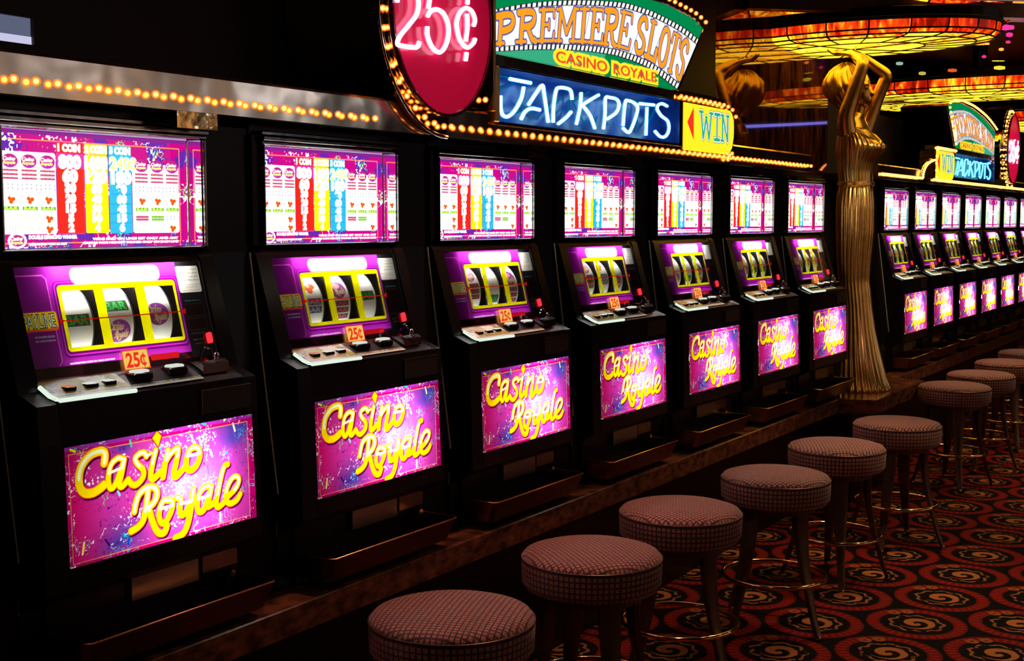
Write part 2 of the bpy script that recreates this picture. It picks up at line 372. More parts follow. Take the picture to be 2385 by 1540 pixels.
# --- belly glass art
BW, BH = .495, .231
A = Art(0, 0, BW, BH, .001)
uu = (A.X/BW)[None]; vv = (A.Y/BH)[:, None]
pn = vnoise((A.H, A.W), (4, 7), 5)*.6+vnoise((A.H, A.W), (9, 17), 6)*.4
pur = np.clip(((uu*.9+vv*.5)-.95)*2.2, 0, 1)+np.clip(.55-np.hypot((uu-.24)*1.4, vv-.12)*2.2, 0, 1)*1.5+np.clip(.4-np.hypot((uu-.28)*1.8, vv-.92)*3, 0, 1)*2
pur = np.clip(pur*(pn*2.3), 0, 1)[..., None]
A.C[:] = np.array([.42, .026, .25])*(1-pur)+np.array([.07, .035, .28])*pur
lf = np.clip(1-uu*5, 0, 1)[..., None]; A.C[:] = A.C*(1-lf)+np.array([.62, .0, .11])*lf
bm_ = (uu < .022) | (uu > .965) | (vv > .93) | (vv < .035)
A.C[bm_] = (.42, .0, .11)
A.C[(vv > .955)[:, 0]] = np.array([.30, .02, .30])
A.crackle(21, .62, (.05, .0, .12), cells=60, th=.014, frag=.5)
A.crackle(31, .38, (.9, .9, 1), cells=40, th=.030, frag=.50)
A.crackle(35, .34, (.9, .9, 1), cells=80, th=.05, frag=.60)
A.crackle(47, .30, (.0, .35, .55), cells=60, th=.03)
A.crackle(57, .20, (.05, .6, .15), cells=60, th=.035)
for x, y, dx, dy, c in ((.03, .965, .02, -.02, (.7, .9, 0)), (.83, .975, .015, .04, (1, .95, .3)), (.315, .95, .005, -.05, (0, .5, .2)), (.70, .99, .02, -.02, (0, .6, .25)), (.68, .86, .01, -.06, (.2, .9, .3)), (.74, .73, .01, -.06, (.2, .9, .3)), (.24, .56, .01, -.05, (.1, .6, .9)), (.28, .08, .01, .10, (.0, .05, .5)), (.06, .10, .01, .09, (1, .8, .1)), (.78, .06, .0, .12, (1, 1, 1)), (.72, .60, .005, -.08, (.02, .02, .3)), (.17, .17, .02, -.06, (.03, 0, .1)), (.88, .93, .01, -.07, (1, .9, .4))):
    A.stroke([(x*BW, y*BH), ((x+dx)*BW, (y+dy)*BH)], .0045, c)
A.stroke([(.02*BW, .925*BH), (.965*BW, .925*BH), (.958*BW, .04*BH), (.016*BW, .035*BH)], .0012, (1, .30, .05), True)
script_logo(A, 0, 0, BW, BH)
BELLY = A

# --- pay table art (row coordinates X, Z of the first machine)
A = Art(1.500, -.058, .506, .234, .001, 4)
A.C[:] = (.30, .0015, .12)
A.crackle(71, .55, (.07, .01, .20), cells=30, th=.16)
A.crackle(75, .55, WH, cells=60, th=.05, frag=.5)
A.crackle(79, .25, (.1, .8, .2), cells=60, th=.03)
A.rect(1.5, 2.01, .166, .18, (.12, .008, .13)); A.rect(1.5, 2.01, .1750, .18, (.5, .5, .6)); A.rect(1.5, 2.01, -.06, -.053, (.04, .03, .16))  # pale line along the top: frame reflection painted into the print
A.stroke([(1.52, .1555), (1.983, .1555), (1.983, -.044), (1.52, -.044)], .0014, (1, .25, .03), True)
A.rect(1.522, 1.6585, -.026, .132, WH, .006)
A.rect(1.851, 1.980, -.026, .1185, WH, .006)
A.rect(1.6605, 1.727, -.027, .1555, (.40, .02, .20)); A.rect(1.661, 1.7255, .1335, .154, (.40, .009, .004)); A.rect(1.661, 1.7255, -.025, .104, (.42, .010, .005))
A.rect(1.729, 1.787, -.025, .132, (1, .9, .0), .004); A.rect(1.729, 1.787, .1335, .154, (.95, .55, .0), .003); A.rect(1.731, 1.785, .1355, .152, (1, .85, .0), .003)
A.rect(1.790, 1.849, -.026, .154, (.012, .26, .42), .003)
for z in (.1035, .076, .0545, .0345, .0145, -.0045):
    A.rect(1.790, 1.849, z-.0004, z+.0004, (.0, .15, .30))
def num(t, xc, zc, h, wch, col=WH, off=.085):
    w = wch*len(t)*h; A.text(t, xc-w/2, xc+w/2, zc-h/2, zc+h/2, col, off)
for xc, ws in ((1.693, ('800', '60', '30', '20', '15', '5', '2')), (1.758, ('1600', '120', '60', '40', '30', '10', '4')), (1.822, (None, '180', '90', '60', '45', '15', '6'))):
    for t, z, h in zip(ws, (.1165, .0885, .0650, .0443, .0243, .005, -.014), (.023, .0225, .0165, .0155, .0145, .0145, .0150)):
        if t: num(t, xc, z, h, min(.72, 2.35/len(t)))
for t, xc in (('1 COIN', 1.692), ('2 COIN', 1.758), ('3 COIN', 1.820)): A.text(t, xc-.026, xc+.026, .1375, .1505, WH, .085)
A.text('2400', 1.794, 1.862, .105, .129, (.35, .85, 1), .10); A.text('2400', 1.794, 1.862, .105, .129, WH, .06); A.text('2400', 1.794, 1.862, .105, .129, (1, .75, .05), .0)
def disc(x, z, rx=.018, rz=.0135):
    A.ell(x, z, rx, rz, lambda X, Y: np.stack([.26+0*X, .01+0*X, .12+.12*np.clip(.5-(Y-z)/rz/2, 0, 1)], -1))
    for q, c, o in (('Casino', (1, .8, .5), .004), ('Royale', (1, .75, .1), -.0045)):
        A.text(q, x-.015, x+.012, z+o-.0035, z+o+.0035, c, .03, .3)
def bars(x, z, col, dark=(.02, .0, .02), h=.0052, w=.0345):
    A.rect(x-w/2, x+w/2, z-h/2, z+h/2, col)
    A.rect(x-w/2, x-w/2+.0016, z-h/2, z+h/2, dark); A.rect(x+w/2-.0016, x+w/2, z-h/2, z+h/2, dark)
    for d in (-.006, .004): A.poly([(x+d-.0014, z+h/2), (x+d+.0022, z+h/2), (x+d+.0006, z-h*.1)], dark)
def cherry(x, z, k=1.):
    for dx, dz in ((-.004, .001), (.0045, .0), (-.001, -.0055)): A.ell(x+dx*k, z+dz*k, .0045*k, .0042*k, (.42, .05, .0))
    A.stroke([(x-.005*k, z+.006*k), (x-.001*k, z+.008*k)], .0016*k, (.1, .4, .0))
for cs, dz in (((1.5545, 1.5970, 1.6395), 0), ((1.876, 1.919, 1.9615), .0012)):
    for i, x in enumerate(cs):
        disc(x, .1140+dz)
        for z in (.0962, .0884, .0807): bars(x, z+dz, (.34, .05, .10), (.08, 0, .01), .0046)
        for z in (.0680, .0607): bars(x, z+dz, (.5, .5, .5))
        cherry(x+.001, .0412+dz); bars(x, .0234, (.11, .30, .01), (.005, .06, .0), .0080)
        A.text('BAR', x-.014, x+.014, .0205, .0262, (.5, .95, .1), .0)
for z in (.0046, -.0157):
    A.text('ANY TWO' if z > 0 else 'ANY ONE', 1.536, 1.622, z-.0032, z+.0032, (.55, .26, .03), .0); cherry(1.641, z)
for x, c in ((1.876, (.34, .03, .10)), (1.919, (.12, .30, .01)), (1.9615, (.5, .5, .5))):
    bars(x, .0078, c, (.05, .1, .05), .0052); bars(x, .0022, c, (.05, .1, .05), .0052)
A.text('ANY ONE', 1.872, 1.935, -.0185, -.0135, (.55, .26, .03), .0); cherry(1.9615, -.0155)
A.ell(1.5655, -.0385, .021, .0150, WH); disc(1.5655, -.0385, .0165, .0115)
A.text('DOUBLE DIAMOND WINNER', 1.592, 1.705, -.0355, -.0290, WH, .06)
A.text('MALFUNCTION VOIDS ALL PAYS', 1.592, 1.68, -.0478, -.0440, WH, .05)
A.text('WINS PAID ON LINES BET ONLY AND ANY', 1.745, 1.975, -.0395, -.0350, WH, .06)
A.text('CASINO PAYS HIGHEST WINNER ONLY ON EACH LINE', 1.72, 1.975, -.0470, -.0430, WH, .06)
PAY = A

# --- reel glass art (X, Z on a leaning plane)
A = Art(1.518, -.305, .474, .217, .001, 3)
A.C[:] = (.18, .006, .18)
yy = A.Y[:, None]
A.rect(1.591, 1.925, -.30, -.088, (.27, .010, .27)); A.rect(1.518, 1.589, -.276, -.1055, (.19, .005, .18), .008)
A.stroke([(1.52, -.1055), (1.582, -.1055), (1.5895, -.113), (1.5905, -.27), (1.583, -.277)], .0016, (.95, .12, .75))
A.rect(1.518, 1.995, -.305, -.2785, (.006, .001, .002)); 
A.rect(1.600, 1.921, -.265, -.118, (.10, .0, .12), .012); A.rect(1.603, 1.918, -.261, -.120, (.55, .02, .5), .011); A.rect(1.606, 1.915, -.258, -.122, (.12, .0, .1), .010)
A.rect(1.610, 1.911, -.2535, -.1265, (1, .93, .0), .008)
A.rect(1.646, 1.875, -.126, -.0935, (.9, .1, .6), .014); A.rect(1.6485, 1.8725, -.124, -.095, WH, .013); A.text('PLAY 3 COINS', 1.668, 1.855, -.1165, -.1025, (.9, .55, .008), .01)
A.rect(1.921, 1.995, -.305, -.088, (.010, .008, .010))
A.rect(1.9215, 1.985, -.155, -.099, (.95, .95, .80), .005); A.rect(1.9215, 1.985, -.139, -.1382, (.2, .2, .15))
for i, t in enumerate(('UNIT PAYS', 'THREE COINS', 'PLAY AND ANY', 'EXTRA PAY')): A.text(t, 1.940, 1.982, -.1085-i*.0075, -.1045-i*.0075, (.10, .09, .03), 0)
A.text('JACKPOT', 1.94, 1.975, -.1465, -.142, (.5, .3, .05)); A.text('SEE ATTENDANT', 1.93, 1.982, -.1525, -.1495, (.7, .2, .1))
A.text('WIN METER', 1.93, 1.975, -.174, -.171, (.05, .25, .2)); A.text('COINS PLAYED', 1.93, 1.972, -.2435, -.2405, (.15, .1, .1)); A.text('INSERT COIN', 1.932, 1.96, -.257, -.254, (.15, .12, .12)); A.text('CREDITS', 1.934, 1.958, -.265, -.262, (.15, .12, .12))
for z0, z1 in ((-.206, -.179), (-.235, -.210)): A.rect(1.927, 1.980, z0, z1, (.05, .02, .02), .003); A.rect(1.928, 1.979, z0+.001, z1-.001, (.012, .004, .004), .003)
A.rect(1.515, 1.5985, -.2105, -.1735, (1, .10, .02), .007); A.rect(1.515, 1.5975, -.206, -.175, (1, .72, .0), .006)
A.text('PAYLINE', 1.5205, 1.5925, -.2035, -.179, (.01, .01, .01), .06); A.text('PAYLINE', 1.5205, 1.5925, -.2035, -.179, (.85, .98, .75), .0)
A.text('PAYS ON CENTER LINE ONLY', 1.540, 1.585, -.2225, -.2195, (.75, .7, .9), .02); A.text('ONLY HIGHEST WINNER PAID', 1.540, 1.585, -.2300, -.2270, (.75, .7, .9), .02)
A.text('MALFUNCTION VOIDS ALL PLAYS AND PAYS', 1.607, 1.715, -.2770, -.2740, (.8, .8, .9), .02)
REEL = A
WINS = ((1.6185, 1.6965), (1.7195, 1.8015), (1.8265, 1.9045))
def reel_holes(X, Y):
    m = np.zeros_like(X, bool)
    for a, b in WINS: m |= (X > a) & (X < b) & (Y > -.2455) & (Y < -.1370)
    return m
RK = .258
def rplane(X, Z, d=0.): return X, 2.052+(Z+.128)*RK-d*.968, Z+d*.25

# --- reel strip: symbols round the drum (x across, y round)
RR = .085; CIR = 2*PI*RR
A = Art(0, 0, .074, CIR, .001, 3, (.92, .95, .82))
def barsym(x, y, cols, w=.060, h=.020):
    n = len(cols)
    for i, (bg, fg) in enumerate(cols):
        yy = y+(i-(n-1)/2)*(h+.003)*-1
        A.rect(x-w/2, x+w/2, yy-h/2, yy+h/2, bg); A.text('BAR', x-w*.42, x+w*.42, yy-h*.36, yy+h*.36, fg, .03)
G_ = ((.01, .06, .02), (.03, .42, .06)); B_ = ((.03, .03, .12), (.55, .55, .85)); R_ = ((.03, .01, .02), (.62, .10, .16))
STOPS = ['', 'g', '', 'd', '', 'b', 'c', 'r', 'd', 'g']
for i, k in enumerate(STOPS):
    y = (i+.5)*CIR/len(STOPS); x = .037
    if k == 'g': barsym(x, y, (G_,), h=.024)
    if k == 'b': barsym(x, y, (B_, B_), h=.0165)
    if k == 'r': barsym(x, y, (R_, R_, R_), h=.0135)
    if k == 'c':
        for dx, dy in ((-.012, -.004), (.012, -.002), (0, -.014)): A.ell(x+dx, y+dy, .010, .009, (.8, .12, .02))
        A.stroke([(x-.01, y), (x, y+.016), (x+.01, y)], .002, (.05, .25, .02))
    if k == 'd':
        A.ell(x, y, .029, .0245, lambda X, Y, y=y: np.stack([.28+0*X, .03+0*X, .22+.12*(Y > y)], -1))
        sv = globals()['A']
        script_logo(sv, x-.027, y-.021, .055, .042, .155, ((0, 0, 0), (.4, .25, .05), (.85, .68, .35), None), True)
DRUM = A
def drum_mesh():
    return art_mesh('reel', DRUM, M['drum'], lambda X, Y: (X-.037, -RR*np.cos(Y/RR), RR*np.sin(Y/RR)))

# --- deck art: (X, t) with t from front 0 to back
A = Art(1.513, 0, .375, .062, .001, 3, (.88, .92, .80))
A.crackle(5, .7, (.55, .55, .12), cells=14, th=.12); A.crackle(9, .5, (.25, .30, .40), cells=16, th=.08)
A.rect(1.513, 1.89, 0, .007, (.85, .92, .82)); A.rect(1.513, 1.89, .0075, .0085, (.05, .05, .05)); A.rect(1.70, 1.89, .012, .062, (.03, .03, .035))
A.rect(1.513, 1.70, .055, .062, (.35, .05, .03))
DECK = A

# --- price sticker
A = Art(0, 0, .068, .041, .0008, 3, (1, .50, .10))
A.rect(0, .068, 0, .041, (1, .05, .02), .004); A.rect(.0025, .0655, .0025, .0385, (1, .62, .12), .004)
A.text('25', .008, .042, .006, .034, (.95, .03, .02), .03, .1)
def cent(A, x, y, r, w, col):
    A.stroke([(x+r*.75*math.cos(t), y+r*math.sin(t)) for t in np.linspace(.9, 2*PI-.9, 24)], w, col); A.stroke([(x, y-r*1.5), (x+.001, y+r*1.5)], w*.6, col)
cent(A, .053, .018, .009, .0045, (.95, .03, .02))
STICK = A

# ------------------------------------------------------------------ slot machine
O = (1.75, 2.03, -.865)            # base of the first machine, standing on the counter
def make_machine():
    t = empty('slot_machine', O, 'x', 'slot machine', 'slot machines in the near row')
    b = MB()
    # lower cheeks, following the leaning reel glass
    prof = [(2.27, -.860), (2.27, -.058), (2.088, -.058), (2.070, -.070), (2.058, -.082), (1.990, -.318), (1.938, -.338), (1.934, -.412), (1.927, -.69), (1.965, -.715), (2.005, -.735), (2.005, -.860)]
    up_ = prof[1:8]+[(2.27, -.412)]; lo_ = [(2.27, -.860), (2.27, -.412)]+[(1.934, -.412)]+prof[8:]
    b.prism(up_, 1.470, 1.517); b.prism([p_ for p_ in prof[1:8]]+[(2.27, -.412)], 1.994, 2.035)
    b.prism(lo_, 1.470, 1.5235); b.prism(lo_, 2.0175, 2.035)
    b.prism([(2.27, -.0575), (2.27, -.07), (2.08, -.0885), (2.058, -.0885), (2.070, -.070), (2.088, -.0575)], 1.517, 1.994)     # ledge under the pay glass
    b.prism([(2.10, -.300), (2.004, -.303), (1.940, -.3335), (1.936, -.3365), (1.936, -.414), (1.955, -.416), (1.955, -.350), (2.10, -.330)], 1.517, 1.994)   # deck shelf and lip
    b.box(1.5235, 2.0175, 1.931, 2.11, -.4195, -.4125)
    b.prism([(1.927, -.690), (1.924, -.6475), (1.94, -.6475), (2.00, -.70), (2.15, -.70), (2.15, -.72), (2.0, -.72), (1.965, -.715)], 1.5235, 2.0175)
    b.box(1.5235, 2.0175, 2.10, 2.115, -.70, -.35)
    b.box(1.517, 1.994, 2.24, 2.27, -.86, -.07)
    b.box(1.517, 1.994, 1.995, 2.01, -.862, -.70)
    for xm in (1.7065, 1.8125): b.prism([(2.062, -.130), (2.030, -.2545), (2.22, -.2545), (2.22, -.130)], xm, xm+.002)
    # top box round the pay glass
    b.box(1.470, 2.035, 2.075, 2.27, .196, .222); b.box(1.470, 1.4985, 2.066, 2.27, -.0575, .196)
    b.box(2.012, 2.035, 2.066, 2.27, -.0575, .196); b.box(1.4985, 2.012, 2.24, 2.27, -.0575, .196)
    cab = b.build('cabinet', M['black'], t, smooth=True)
    # chrome moulding over and beside the pay glass
    f = MB()
    for z0, z1, y in ((.176, .184, 2.056), (.185, .195, 2.049), (.197, .207, 2.055)):
        f.box(1.492, 2.020, y, 2.10, z0, z1, .002)
    f.box(2.007, 2.014, 2.052, 2.10, -.057, .176, .0015); f.box(1.4965, 1.502, 2.054, 2.10, -.057, .176, .0015); f.box(1.50, 2.012, 2.062, 2.104, -.0600, -.0555, .0015)
    f.build('pay_glass_frame', M['darkchrome'], t, smooth=True)
    g = place('pay_glass', art_mesh('pay_glass', PAY, M['pay'], lambda X, Z: (X-O[0], 2.105-O[1], Z-O[2])), t); g['label'] = 'backlit pay table with red, yellow and blue number columns'
    MB().box(2.0045, 2.0075, 2.060, 2.106, -.055, .175).build('mirror_strip', M['mirror'], t)
    MB().tube([(2.0035, 2.1015, -.055), (2.0035, 2.1015, .174)], .0022, 8).build('corner_rod', M['chrome'], t, smooth=True)
    # reel glass and reels
    g = place('reel_glass', art_mesh('reel_glass', REEL, M['reelglass'], lambda X, Z: (X-O[0], 2.052+(Z+.128)*RK-O[1], Z-O[2]), reel_holes), t); g['label'] = 'purple reel glass with a yellow border round three windows'
    p = [rplane(x, z, .004) for x, z in ((1.518, -.305), (1.992, -.305), (1.992, -.089), (1.518, -.089))]
    q = [rplane(x, z, .0055) for x, z in ((1.518, -.305), (1.992, -.305), (1.992, -.089), (1.518, -.089))]
    MB().loft([p, q]).build('clear_pane', M['clear'], t)
    dm = drum_mesh()
    for i, (a, bb) in enumerate(WINS):
        r = place('reel', dm, t); r.location = ((a+bb)/2-.005-O[0], 2.052+(-.191+.128)*RK+.094-O[1], -.214-O[2]); ORG[r.name] = O
        s = MB(); c = ((a+bb)/2-.006, 2.052-.063*RK+.094, -.214)
        rings = [[((a+bb)/2-.005+.0375+dx, c[1]-rr_*math.cos(2*PI*k/32), c[2]+rr_*math.sin(2*PI*k/32)) for k in range(32)] for dx, rr_ in ((0, .0862), (.002, .0862), (.002, .080), (0, .080))]
        s.loft(rings+[rings[0]], False, False).build('reel_rim', M['deckbg'], t, smooth=True)
    pl = MB(); yb = rplane(0, -.193, .007)
    for x0, x1 in ((1.607, 1.910),): pl.box(x0, x1, yb[1]-.0008, yb[1]+.0008, -.1942, -.1924)
    pl.prismy([(1.5975, -.1875), (1.609, -.193), (1.5975, -.1990)], yb[1]-.001, yb[1]+.001); pl.prismy([(1.9195, -.1875), (1.908, -.193), (1.9195, -.1990)], yb[1]-.001, yb[1]+.001)
    pl.build('payline_marker', M['redprint'], t)
    MB().tube([(1.60, 2.078, -.100), (1.93, 2.078, -.100)], .0075, 8).build('lamp_tube', M['tubehot'], t, smooth=True)
    MB().tube([(1.61, 2.032, -.288), (1.91, 2.032, -.288)], .006, 8).build('lamp_tube', M['reelfill'], t, smooth=True)  # extra tube added to brighten the lower part of the reels
    MB().tube([(1.57, 2.055, -.540), (1.98, 2.055, -.540)], .014, 8).build('lamp_tube', M['tubelong'], t, smooth=True)
    MB().tube([(1.775, 1.978, -.552), (1.895, 1.978, -.535)], .013, 8).build('lamp_tube', M['tubewhite'], t, smooth=True)
    g = place('belly_glass', art_mesh('belly_glass', BELLY, M['belly'], lambda X, Z: (1.523+X-O[0], 1.926+Z/.231*.0085-O[1], -.649+Z-O[2])), t); g['label'] = 'magenta lit glass with yellow script lettering'
    g['label'] = 'magenta lit glass with yellow script lettering'
    # LED window, lamp, price sticker
    rp = lambda x, z, d: rplane(x, z, d)
    lw = MB()
    for x0, x1 in ((1.800, 1.886), (1.640, 1.722)):
        pass
    lw.loft([[rp(x, z, .002) for x, z in ((1.806, -.2885), (1.880, -.2885), (1.883, -.2765), (1.803, -.2765))], [rp(x, z, .0035) for x, z in ((1.806, -.2885), (1.880, -.2885), (1.883, -.2765), (1.803, -.2765))]])
    lw.build('credit_display', M['led'], t)
    lw = MB(); lw.loft([[rp(x, z, .002) for x, z in ((1.632, -.301), (1.722, -.301), (1.722, -.2805), (1.632, -.2805))], [rp(x, z, .0035) for x, z in ((1.632, -.301), (1.722, -.301), (1.722, -.2805), (1.632, -.2805))]])
    lw.build('dark_display', M['leddark'], t)
    c = [rp(1.9755+.0052*math.cos(a), -.255+(.0065 if math.sin(a) > 0 else -.0065)+.0052*math.sin(a), 0) for a in np.linspace(0, 2*PI, 20, endpoint=False)]
    c2 = [(x, y-.008, z+.002) for x, y, z in c]; MB().loft([c, c2]).build('red_lamp', M['ledbright'], t)
    g = place('price_sticker', art_mesh('price_sticker', STICK, M['sticker'], lambda X, Z: (1.7255+X-O[0], 2.052+(-.300+Z+.128)*RK-.010-O[1], -.3005+Z*.97-O[2])), t); g['label'] = 'orange sign reading 25¢'
    # button deck
    DS = .48; dz = lambda y: -.3305+(y-1.943)*DS
    g = place('button_deck', art_mesh('button_deck', DECK, M['deck'], lambda X, Y: (X-O[0], 1.943+Y-O[1], -.3290+Y*DS-O[2])), t)
    l = MB(); l.tube([(1.513, 1.985, dz(1.985)+.001), (1.5115, 1.955, dz(1.955)+.001), (1.521, 1.9395, dz(1.94)), (1.70, 1.9375, dz(1.94)-.001)], .0044, 8); l.build('deck_edge', M['edgeglow'], t, smooth=True)
    def button(x, y, w, d, h, m, base=True, lab=None):
        bb = MB(); z = dz(y)
        if base: bb.box(x-w/2-.006, x+w/2+.006, y-d/2-.005, y+d/2+.005, z-.004, z+.012, .003)
        ob = None
        if base:
            ob = bb.build('button', M['blackgloss'], t, smooth=True); MB().box(x-w/2, x+w/2, y-d/2, y+d/2, z+.010, z+.010+h, .002).build('button_cap', m, ob, O, smooth=True)
        else:
            ob = MB().box(x-w/2-.002, x+w/2+.002, y-d/2-.002, y+d/2+.002, z-.004, z+.0040, .001).build('button', M['blackgloss'], t, smooth=True)
            MB().box(x-w/2, x+w/2, y-d/2, y+d/2, z+.0030, z+.003+h, .001).build('button_cap', m, ob, O, smooth=True)
    button(1.566, 1.972, .020, .018, .003, M['orangecap'], False); button(1.617, 1.973, .024, .018, .003, M['ivory'], False); button(1.662, 1.974, .022, .018, .003, M['ivory'], False)
    button(1.742, 1.975, .036, .022, .007, M['ivory']); button(1.838, 1.978, .036, .022, .007, M['ivory'])
    # coin acceptor
    m = MB(); m.prism([(1.955, -.322), (1.955, -.303), (1.965, -.296), (1.995, -.290), (1.995, -.312)], 1.897, 1.972)
    mo = m.build('coin_acceptor', M['chrome'], t)
    MB().tube([(1.905+.018*(1-math.cos(a)), 1.972, -.292+.024*math.sin(a)) for a in np.linspace(0, PI, 9)], .0026, 6).build('coin_guard', M['chrome'], mo, O, smooth=True)
    MB().ball((1.955, 1.975, -.288), .007, 8, 5).build('reject_button', M['chrome'], mo, O, smooth=True)
    # name plate outline on the lip
    z0, z1, x0, x1 = -.404, -.352, 1.868, 2.014
    MB().box(x0, x1, 1.9325, 1.9375, z0, z1, .001).build('name_plate', M['plate'], t)
    n = MB(); n.box(x0, x1, 1.931, 1.933, z1-.0008, z1+.0004); n.box(x0, x0+.0012, 1.931, 1.933, z0, z1); n.build('plate_edge', M['gold'], t)
    # coin chute plates and tray
    MB().box(1.715, 1.897, 1.982, 1.995, -.768, -.700).build('chute_plate', M['steel'], t)
    MB().box(1.916, 2.020, 1.989, 1.995, -.760, -.722).build('chute_plate', M['traymetal'], t)
    def ring(x0, x1, y0, y1, z, c=.012): return [(x0+c, y0, z), (x1-c, y0, z), (x1, y0+c, z), (x1, y1, z), (x0, y1, z), (x0, y0+c, z)]
    tr = MB(); to = dict(x0=1.519, x1=2.034, y0=1.882, y1=2.004)
    tr.loft([ring(1.532, 2.024, 1.906, 2.004, -.846), ring(1.519, 2.034, 1.882, 2.004, -.786), ring(1.5225, 2.0305, 1.8855, 2.000, -.786), ring(1.536, 2.020, 1.910, 2.000, -.842)], True, True)
    tro = tr.build('coin_tray', M['traymetal'], t, smooth=True)
    r_ = ring(1.519, 2.034, 1.882, 2.004, -.786); MB().tube([r_[4], r_[5], r_[0], r_[1], r_[2], r_[3]], .0022, 6).build('tray_rim', M['gold'], tro, O, smooth=True)
    k = MB(); k.tube([(1.99, 1.995, -.775), (1.99, 1.972, -.775)], .008, 10); k.build('tray_lock', M['gold'], t, smooth=True)
    return t
M['deckbg'] = pbr('dark_plastic', (.012, .02, .02), .4, noise=(.02, .03, .03), nscale=10)
M['redprint'] = emit('payline_red', (.7, .01, .0), .5, 'NONE')
M['orangecap'] = emit('lit_orange_button_cap', (.80, .26, .09), .8, 'NONE')
M['plate'] = pbr('engraved_plate', (.012, .008, .006), .4, noise=(.02, .014, .01), nscale=60)
proto = make_machine()
ORD = ['leftmost slot machine, nearest of the row, beside a stretch of bare black panel', 'second slot machine from the left in the near row, beyond the nearest one',
       'third slot machine from the left, under the bright oval sign and JACKPOTS sign', 'middle of the seven near slot machines, under the right of the JACKPOTS sign',
       'fifth slot machine from the left in the near row, below the WIN sign', 'slot machine next but one to the golden statue in the near row', 'last slot machine of the near row, touching the golden statue']
TOPS = [((1, 0), (8, .030), (3, .0)), ((5, .012), (7, .028), (1, -.004)), ((7, .010), (1, .036), (7, .030)), ((7, .010), (5, .005), (3, .02)), ((3, .03), (1, .03), (8, .0)), ((5, .02), (9, .02), (1, .02)), ((1, .02), (3, .0), (5, .0))]
def turn(t, cfg):
    rs = [c for c in t.children if c.name.split('.')[0] == 'reel']
    for r, (st, off) in zip(rs, cfg):
        a = ((st+.5)*CIR/10)/RR       # angle of the stop; bring it to face the glass
        r.rotation_euler.x = a-.22+off/RR
machines = []
for i in range(7):
    m = proto if i == 0 else copy_tree(proto)
    m.location = (O[0]+.7*i, O[1], O[2]); m['label'] = ORD[i].replace('slot machine', 'black slot machine', 1); machines.append(m)
    turn(m, TOPS[i])
ORD2 = ['first black slot machine beyond the golden statue', 'second black slot machine beyond the golden statue', 'third black slot machine beyond the golden statue', 'fourth black slot machine beyond the golden statue',
        'fifth black slot machine beyond the golden statue', 'sixth black slot machine beyond the golden statue', 'small far black slot machine at the right edge of the picture']
for i in range(7):
    m = copy_tree(proto); x = 7.301-1.523+.672*i
    m.location = (O[0]+x, O[1], O[2]); m['label'] = ORD2[i]; m['group'] = 'slot machines in the far row'
    turn(m, TOPS[(i*3+4) % 7])

# ------------------------------------------------------------------ counter, surround and room
M['marble'] = pbr('brown_marble', (.045, .018, .010), .16, noise=(.26, .095, .045), nscale=20, nsx=(1, 1, 1.8))
M['wallblack'] = pbr('black_wall', (.006, .003, .004), .6, noise=(.009, .004, .005), nscale=4)
c = empty('machine_counter', (4.5, 2.1, FLOOR), 'long dark counter with a brown marble edge carrying the near slot machines', 'counter')
MB().box(.9, 6.02, 1.897, 2.30, -.934, -.866, .003).build('marble_top', M['marble'], c)
MB().box(.9, 6.02, 2.02, 2.30, FLOOR, -.934).build('counter_base', M['black'], c)
c = empty('machine_counter', (9.5, 2.1, FLOOR), 'dark counter with a brown marble edge carrying the far slot machines', 'counter')
MB().box(7.04, 11.2, 1.897, 2.30, -.934, -.866, .003).build('marble_top', M['marble'], c)
MB().box(7.04, 11.2, 2.02, 2.30, FLOOR, -.934).build('counter_base', M['black'], c)
s = empty('statue_plinth', (6.53, 1.95, FLOOR), 'brown marble plinth under the golden statue, jutting past the counters', 'plinth')
MB().prismz([(6.02, 2.30), (6.02, 1.897), (6.08, 1.73), (6.98, 1.73), (7.04, 1.897), (7.04, 2.30)], -.935, -.866).build('marble_top', M['marble'], s)
MB().prismz([(6.03, 2.30), (6.03, 2.02), (6.12, 1.86), (6.94, 1.86), (7.03, 2.02), (7.03, 2.30)], FLOOR, -.935).build('plinth_base', M['black'], s)
def divider(x, row, lab):
    d = empty('divider_panel', (x, 2.15, -.865), lab, 'divider', 'black panels between machines, '+row)
    MB().prism([(2.25, -.862), (2.02, -.862), (2.004, -.634), (2.079, -.072), (2.079, .21), (2.25, .21)], x, x+.128).build('panel', M['black'], d)
    MB().tube([(x+.1285, 2.0745, -.074), (x+.1290, 2.000, -.634)], .0034, 8).build('edge_trim', M['trim'], d)
    MB().tube([(x+.129, 2.004, -.70), (x+.1295, 2.006, -.735)], .0016, 6).build('edge_trim', M['trim'], d)
nm = ['left of the leftmost machine', 'between the first and second machine', 'between the second and third machine', 'between the third and fourth machine', 'between the fourth and fifth machine', 'between the fifth and sixth machine', 'between the sixth and seventh machine']
for i in range(7): divider(1.337+.7*i, 'near row', 'black divider panel with thin metal edge, '+nm[i]+', near row')
nm2 = ['before the first machine beyond the statue', 'after the first machine beyond the statue', 'after the second machine beyond the statue', 'after the third machine beyond the statue', 'after the fourth machine beyond the statue', 'after the fifth machine beyond the statue', 'after the sixth machine beyond the statue']
for i in range(7):
    x = 7.301-1.523+.672*i; d0 = 1.365 if i else 1.337
    d = empty('divider_panel', (x+d0, 2.15, -.865), 'black divider panel with thin metal edge, '+nm2[i], 'divider', 'black panels between machines, far row')
    MB().prism([(2.25, -.862), (2.02, -.862), (2.004, -.634), (2.079, -.072), (2.079, .21), (2.25, .21)], x+d0, x+1.465).build('panel', M['black'], d)
    MB().tube([(x+1.466, 2.077, -.074), (x+1.4665, 2.0025, -.634)], .0022, 6).build('edge_trim', M['trim'], d)

